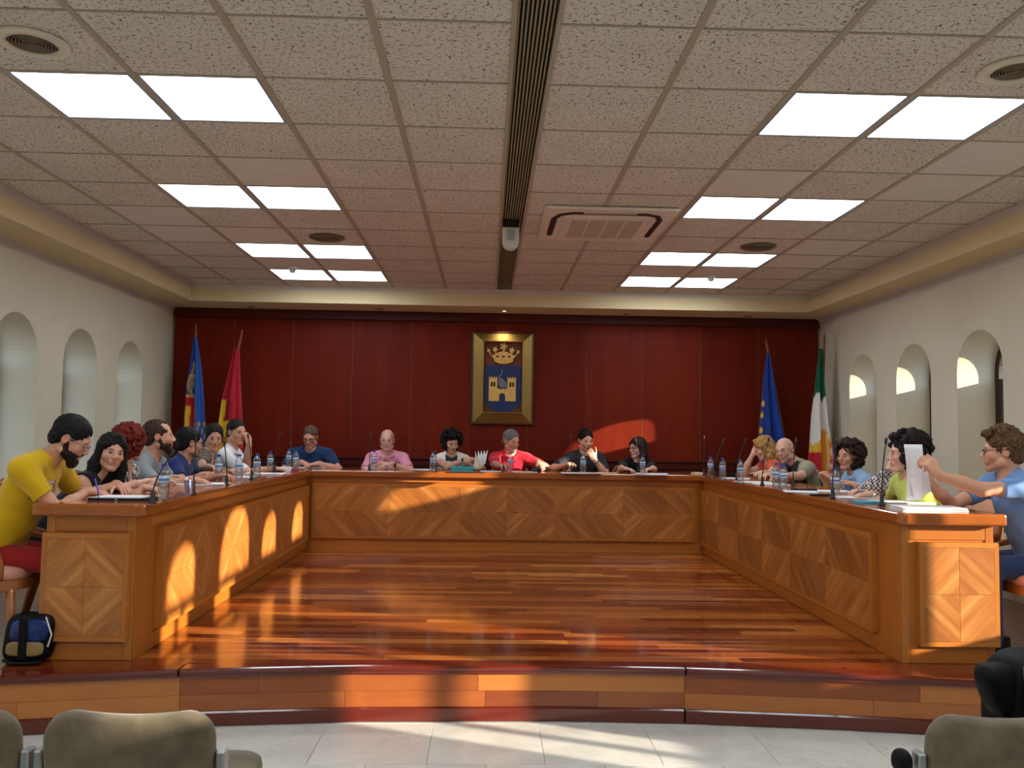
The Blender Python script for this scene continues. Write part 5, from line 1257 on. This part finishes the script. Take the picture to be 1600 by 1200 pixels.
for (a, b, c_, d_, lb) in MC:
    p = bp(a, b, z=W); t = bp(c_, d_, y=p[1]+(.04 if a < 470 or a > 1090 else .08)); r = thing('gooseneck_microphone', 'black gooseneck microphone '+lb, 'microphone', (p[0], p[1], W), 0, 'gooseneck microphones'); T = t-np.array([p[0], p[1], W])
    MB().lathe([(.0001, 0), (.02, 0), (.02, .006), (.013, .014), (.011, .06), (.006, .075), (.0001, .075)], 12).build('base', M['black'], r, True)
    q = [np.array([0, 0, .06]), np.array([T[0]*.05, T[1]*.05, T[2]*.35]), np.array([T[0]*.3, T[1]*.3, T[2]*.68]), T*.94]
    cv = []
    for s in np.linspace(0, 1, 10): cv.append((1-s)**3*q[0]+3*s*(1-s)**2*q[1]+3*s*s*(1-s)*q[2]+s**3*q[3])
    MB().tube(cv, .0042, 7).build('neck', M['black'], r, True)
    dv = unit(T-cv[-2]); MB().tube([T-dv*.04, T-dv*.032, T-dv*.006, T+dv*.002], [.006, .0085, .0085, .004], 10).build('capsule', M['black'], r, True)
# paper, folders, notebooks
def sheet(name, label, cat, px, py, w_, d_, rz, mat, n=1, th=.004, z=W, group=None, bend=0):
    p = bp(px, py, z=z); r = thing(name, label, cat, (p[0], p[1], z), rz, group); rr = random.Random(px)
    for k in range(n):
        m = MB(); a = rr.uniform(-.05, .05) if n > 1 else 0; hx, hy = w_/2, d_/2; ca, sa = math.cos(a), math.sin(a)
        z0 = .0008+k*th; q = [(-hx, -hy), (hx, -hy), (hx, hy), (-hx, hy)]; q = [(ca*x-sa*y+rr.uniform(-.008, .008)*(n > 1), sa*x+ca*y) for x, y in q]
        m.prism(q, th*.9, (0, 0, z0), (1, 0, 0), (0, 1, 0), (0, 0, 1)); fixn(m.build('sheet' if n > 1 else 'body', mat, r))
    return r
PP = M['paper']; G_ = 'papers on the desks'
M['folder'] = plain('black_folder', srgb(16, 18, 30), .3); M['cyan'] = plain('cyan_notebook', srgb(60, 160, 190), .5); M['teal'] = plain('teal_folder', srgb(60, 170, 180), .5); M['magenta'] = plain('magenta_folder', srgb(150, 30, 60), .5); M['cream'] = plain('cream_paper', srgb(220, 206, 170), .7); M['purple'] = plain('purple_pen', srgb(86, 60, 170), .4)
r = sheet('document_folder', 'black folder with white papers at the near end of left desk', 'folder', 194, 781, .33, .17, .02, M['folder'], 1, .016)
for k in range(2): m = MB(); m.box((-.15+.01*k, -.07+.02*k, .0155+.003*k), (.12-.01*k, .08, .018+.003*k)); m.build('paper', PP, r)
MB().box((-.02, -.0855, .004), (-.002, -.0845, .011)).build('clasp', M['chrome'], r)
r = thing('pen', 'purple pen in the hand of the yellow-shirted man', 'pen', tuple(on(152, 768, .05)))
MB().tube([(-.02, .01, .07), (.005, 0, 0), (.012, -.003, -.045)], [.004, .004, .002], 8).build('barrel', M['purple'], r, True)
sheet('papers', 'white papers on a dark folder before the man in grey', 'papers', 318, 757, .34, .22, .1, PP, 3, .003, W, G_)
sheet('papers', 'white papers in front of the woman in grey', 'papers', 368, 746, .30, .2, -.1, PP, 2, .003, W, G_)
sheet('papers', 'white papers by the white-shirted man', 'papers', 415, 741, .34, .2, .05, PP, 3, .003, W, G_)
r = sheet('papers', 'thick stack of papers with a magenta edge in the left corner', 'papers', 436, 736, .25, .2, .1, PP, 6, .006, W, G_)
sheet('document_folder', 'magenta folder in the left inside corner', 'folder', 450, 736, .20, .16, .2, M['magenta'], 1, .02)
sheet('papers', 'sheets under the hands of the man in navy polo', 'papers', 487, 731, .3, .16, 0, PP, 2, .002, W, G_)
sheet('papers', 'sheets in front of the bald man in pink', 'papers', 595, 732, .32, .16, .05, PP, 2, .003, W, G_)
sheet('papers', 'papers with a red edge between pink and white shirts', 'papers', 658, 734, .22, .14, -.1, PP, 2, .003, W, G_)
r = sheet('document_folder', 'teal folders stacked before the curly bobbed woman', 'folder', 722, 735, .24, .17, 0, M['teal'], 3, .014)
sheet('document_folder', 'closed dark folder under the teal ones', 'folder', 726, 739, .40, .13, 0, M['folder'], 1, .008)
# white pages fanned open in her hands
p = at(748, 727, 9.33); r = thing('open_pages', 'white pages fanned upright in the curly bobbed woman\'s hands', 'papers', (p[0], p[1], W+.005))
for k in range(5):
    m = MB(); a = .12*k; t = np.linspace(0, 1, 6); g = [[(-.07+.035*k*s+.03*math.sin(s*2)+u*.17*(.55+.45*s*0)*math.cos(.35*k)+u*s*(-.04), -.02+.012*k-.02*u*math.sin(s), .005+(1-u*.72)*.205*s+.003*k) for u in np.linspace(0, 1, 5)] for s in t]
    m.grid(g); o = m.build('page', M['cream'] if k == 0 else PP, r, True); sm = o.modifiers.new('thickness', 'SOLIDIFY'); sm.thickness = .0015
sheet('papers', 'papers in front of the man in red', 'papers', 770, 737, .26, .14, 0, PP, 2, .003, W, G_)
sheet('papers', 'papers beside the red shirt, before his hand', 'papers', 820, 738, .26, .14, .05, PP, 2, .003, W, G_)
r = thing('camera', 'small black device under the red-shirted man\'s hand', 'camera', tuple(bp(838, 738, z=W))); pillow((0, 0, .026), (.05, .03, .026), .2, 4, 10).build('device_body', M['black'], r, True); MB().lathe([(.0001, 0), (.02, 0), (.02, .04), (.0001, .04)], 12, (0, 0, .02)).build('lens', M['black'], r, True)
sheet('papers', 'papers in front of the man in black T-shirt', 'papers', 908, 740, .42, .13, 0, PP, 3, .003, W, G_)
sheet('papers', 'cream folder right of the man in black T-shirt', 'papers', 948, 740, .22, .12, .05, M['cream'], 1, .01, W, G_)
sheet('papers', 'papers in front of the woman in black', 'papers', 1018, 742, .34, .13, 0, PP, 4, .004, W, G_)
sheet('notebook', 'small cream notebook near the right inside corner', 'notebook', 1089, 741, .10, .1, .1, M['cream'], 1, .022)
sheet('handbag', 'flat black pouch on the right desk near the corner', 'pouch', 1133, 744, .2, .14, .1, M['folder'], 1, .03)
for (px, py, w_, lb) in ((1150, 748, .26, 'papers by the sunlit bottle'), (1178, 754, .3, 'bright papers under the blonde woman\'s arm'), (1204, 757, .28, 'papers before the bald man in beige'), (1250, 769, .24, 'papers with a dark phone, right of the bottles'), (1300, 768, .26, 'pink and white papers before the light blue shirt'), (1340, 778, .3, 'papers under the hands of the woman in green'), (1408, 785, .36, 'papers lying beneath the held-up sheet')):
    sheet('papers', 'white '+lb, 'papers', px, py, w_, .2, random.Random(px).uniform(-.3, .3), PP, 2, .003, W, G_)
sheet('phone', 'dark phone lying on papers by the pair of bottles', 'phone', 1259, 766, .15, .07, .1, M['black'], 1, .012, W+.0065)
sheet('phone', 'dark pen case near the light blue shirt', 'phone', 1282, 775, .14, .05, .15, M['black'], 1, .014)
sheet('notebook', 'blue notebook by the last microphone on the right desk', 'notebook', 1357, 786, .17, .12, .1, M['cyan'], 1, .012)
r = sheet('papers', 'stapled white document at the near end of right desk', 'papers', 1450, 797, .36, .20, -.05, PP, 5, .004, W, G_)
# the sheet held up by the young man
p = at(1424, 737, 4.80); r = thing('held_sheet', 'white sheet of paper held up by the blue-shirted man', 'papers', tuple(p)); m = MB()
g = [[(x-.035*math.cos(1.6*v)*0+.02*math.sin(2.2*v+.4), y, z_) for (x, y, z_) in [((-.05+.13*u)*(1-.1*v), .04*u+.03*math.sin(3*u), .155-.32*v)]][0] for v in np.linspace(0, 1, 12) for u in np.linspace(0, 1, 8)]
g = [g[i*8:(i+1)*8] for i in range(12)]; m.grid(g); o = m.build('paper', PP, r, True); sm = o.modifiers.new('thickness', 'SOLIDIFY'); sm.thickness = .001
m = MB(); g = [[(.03+.13*u-.02*v, .035+.05*u, -.165+.12*v+.05*u) for u in np.linspace(0, 1, 5)] for v in np.linspace(0, 1, 5)]; m.grid(g); o = m.build('folded_corner', PP, r, True); sm = o.modifiers.new('thickness', 'SOLIDIFY'); sm.thickness = .001
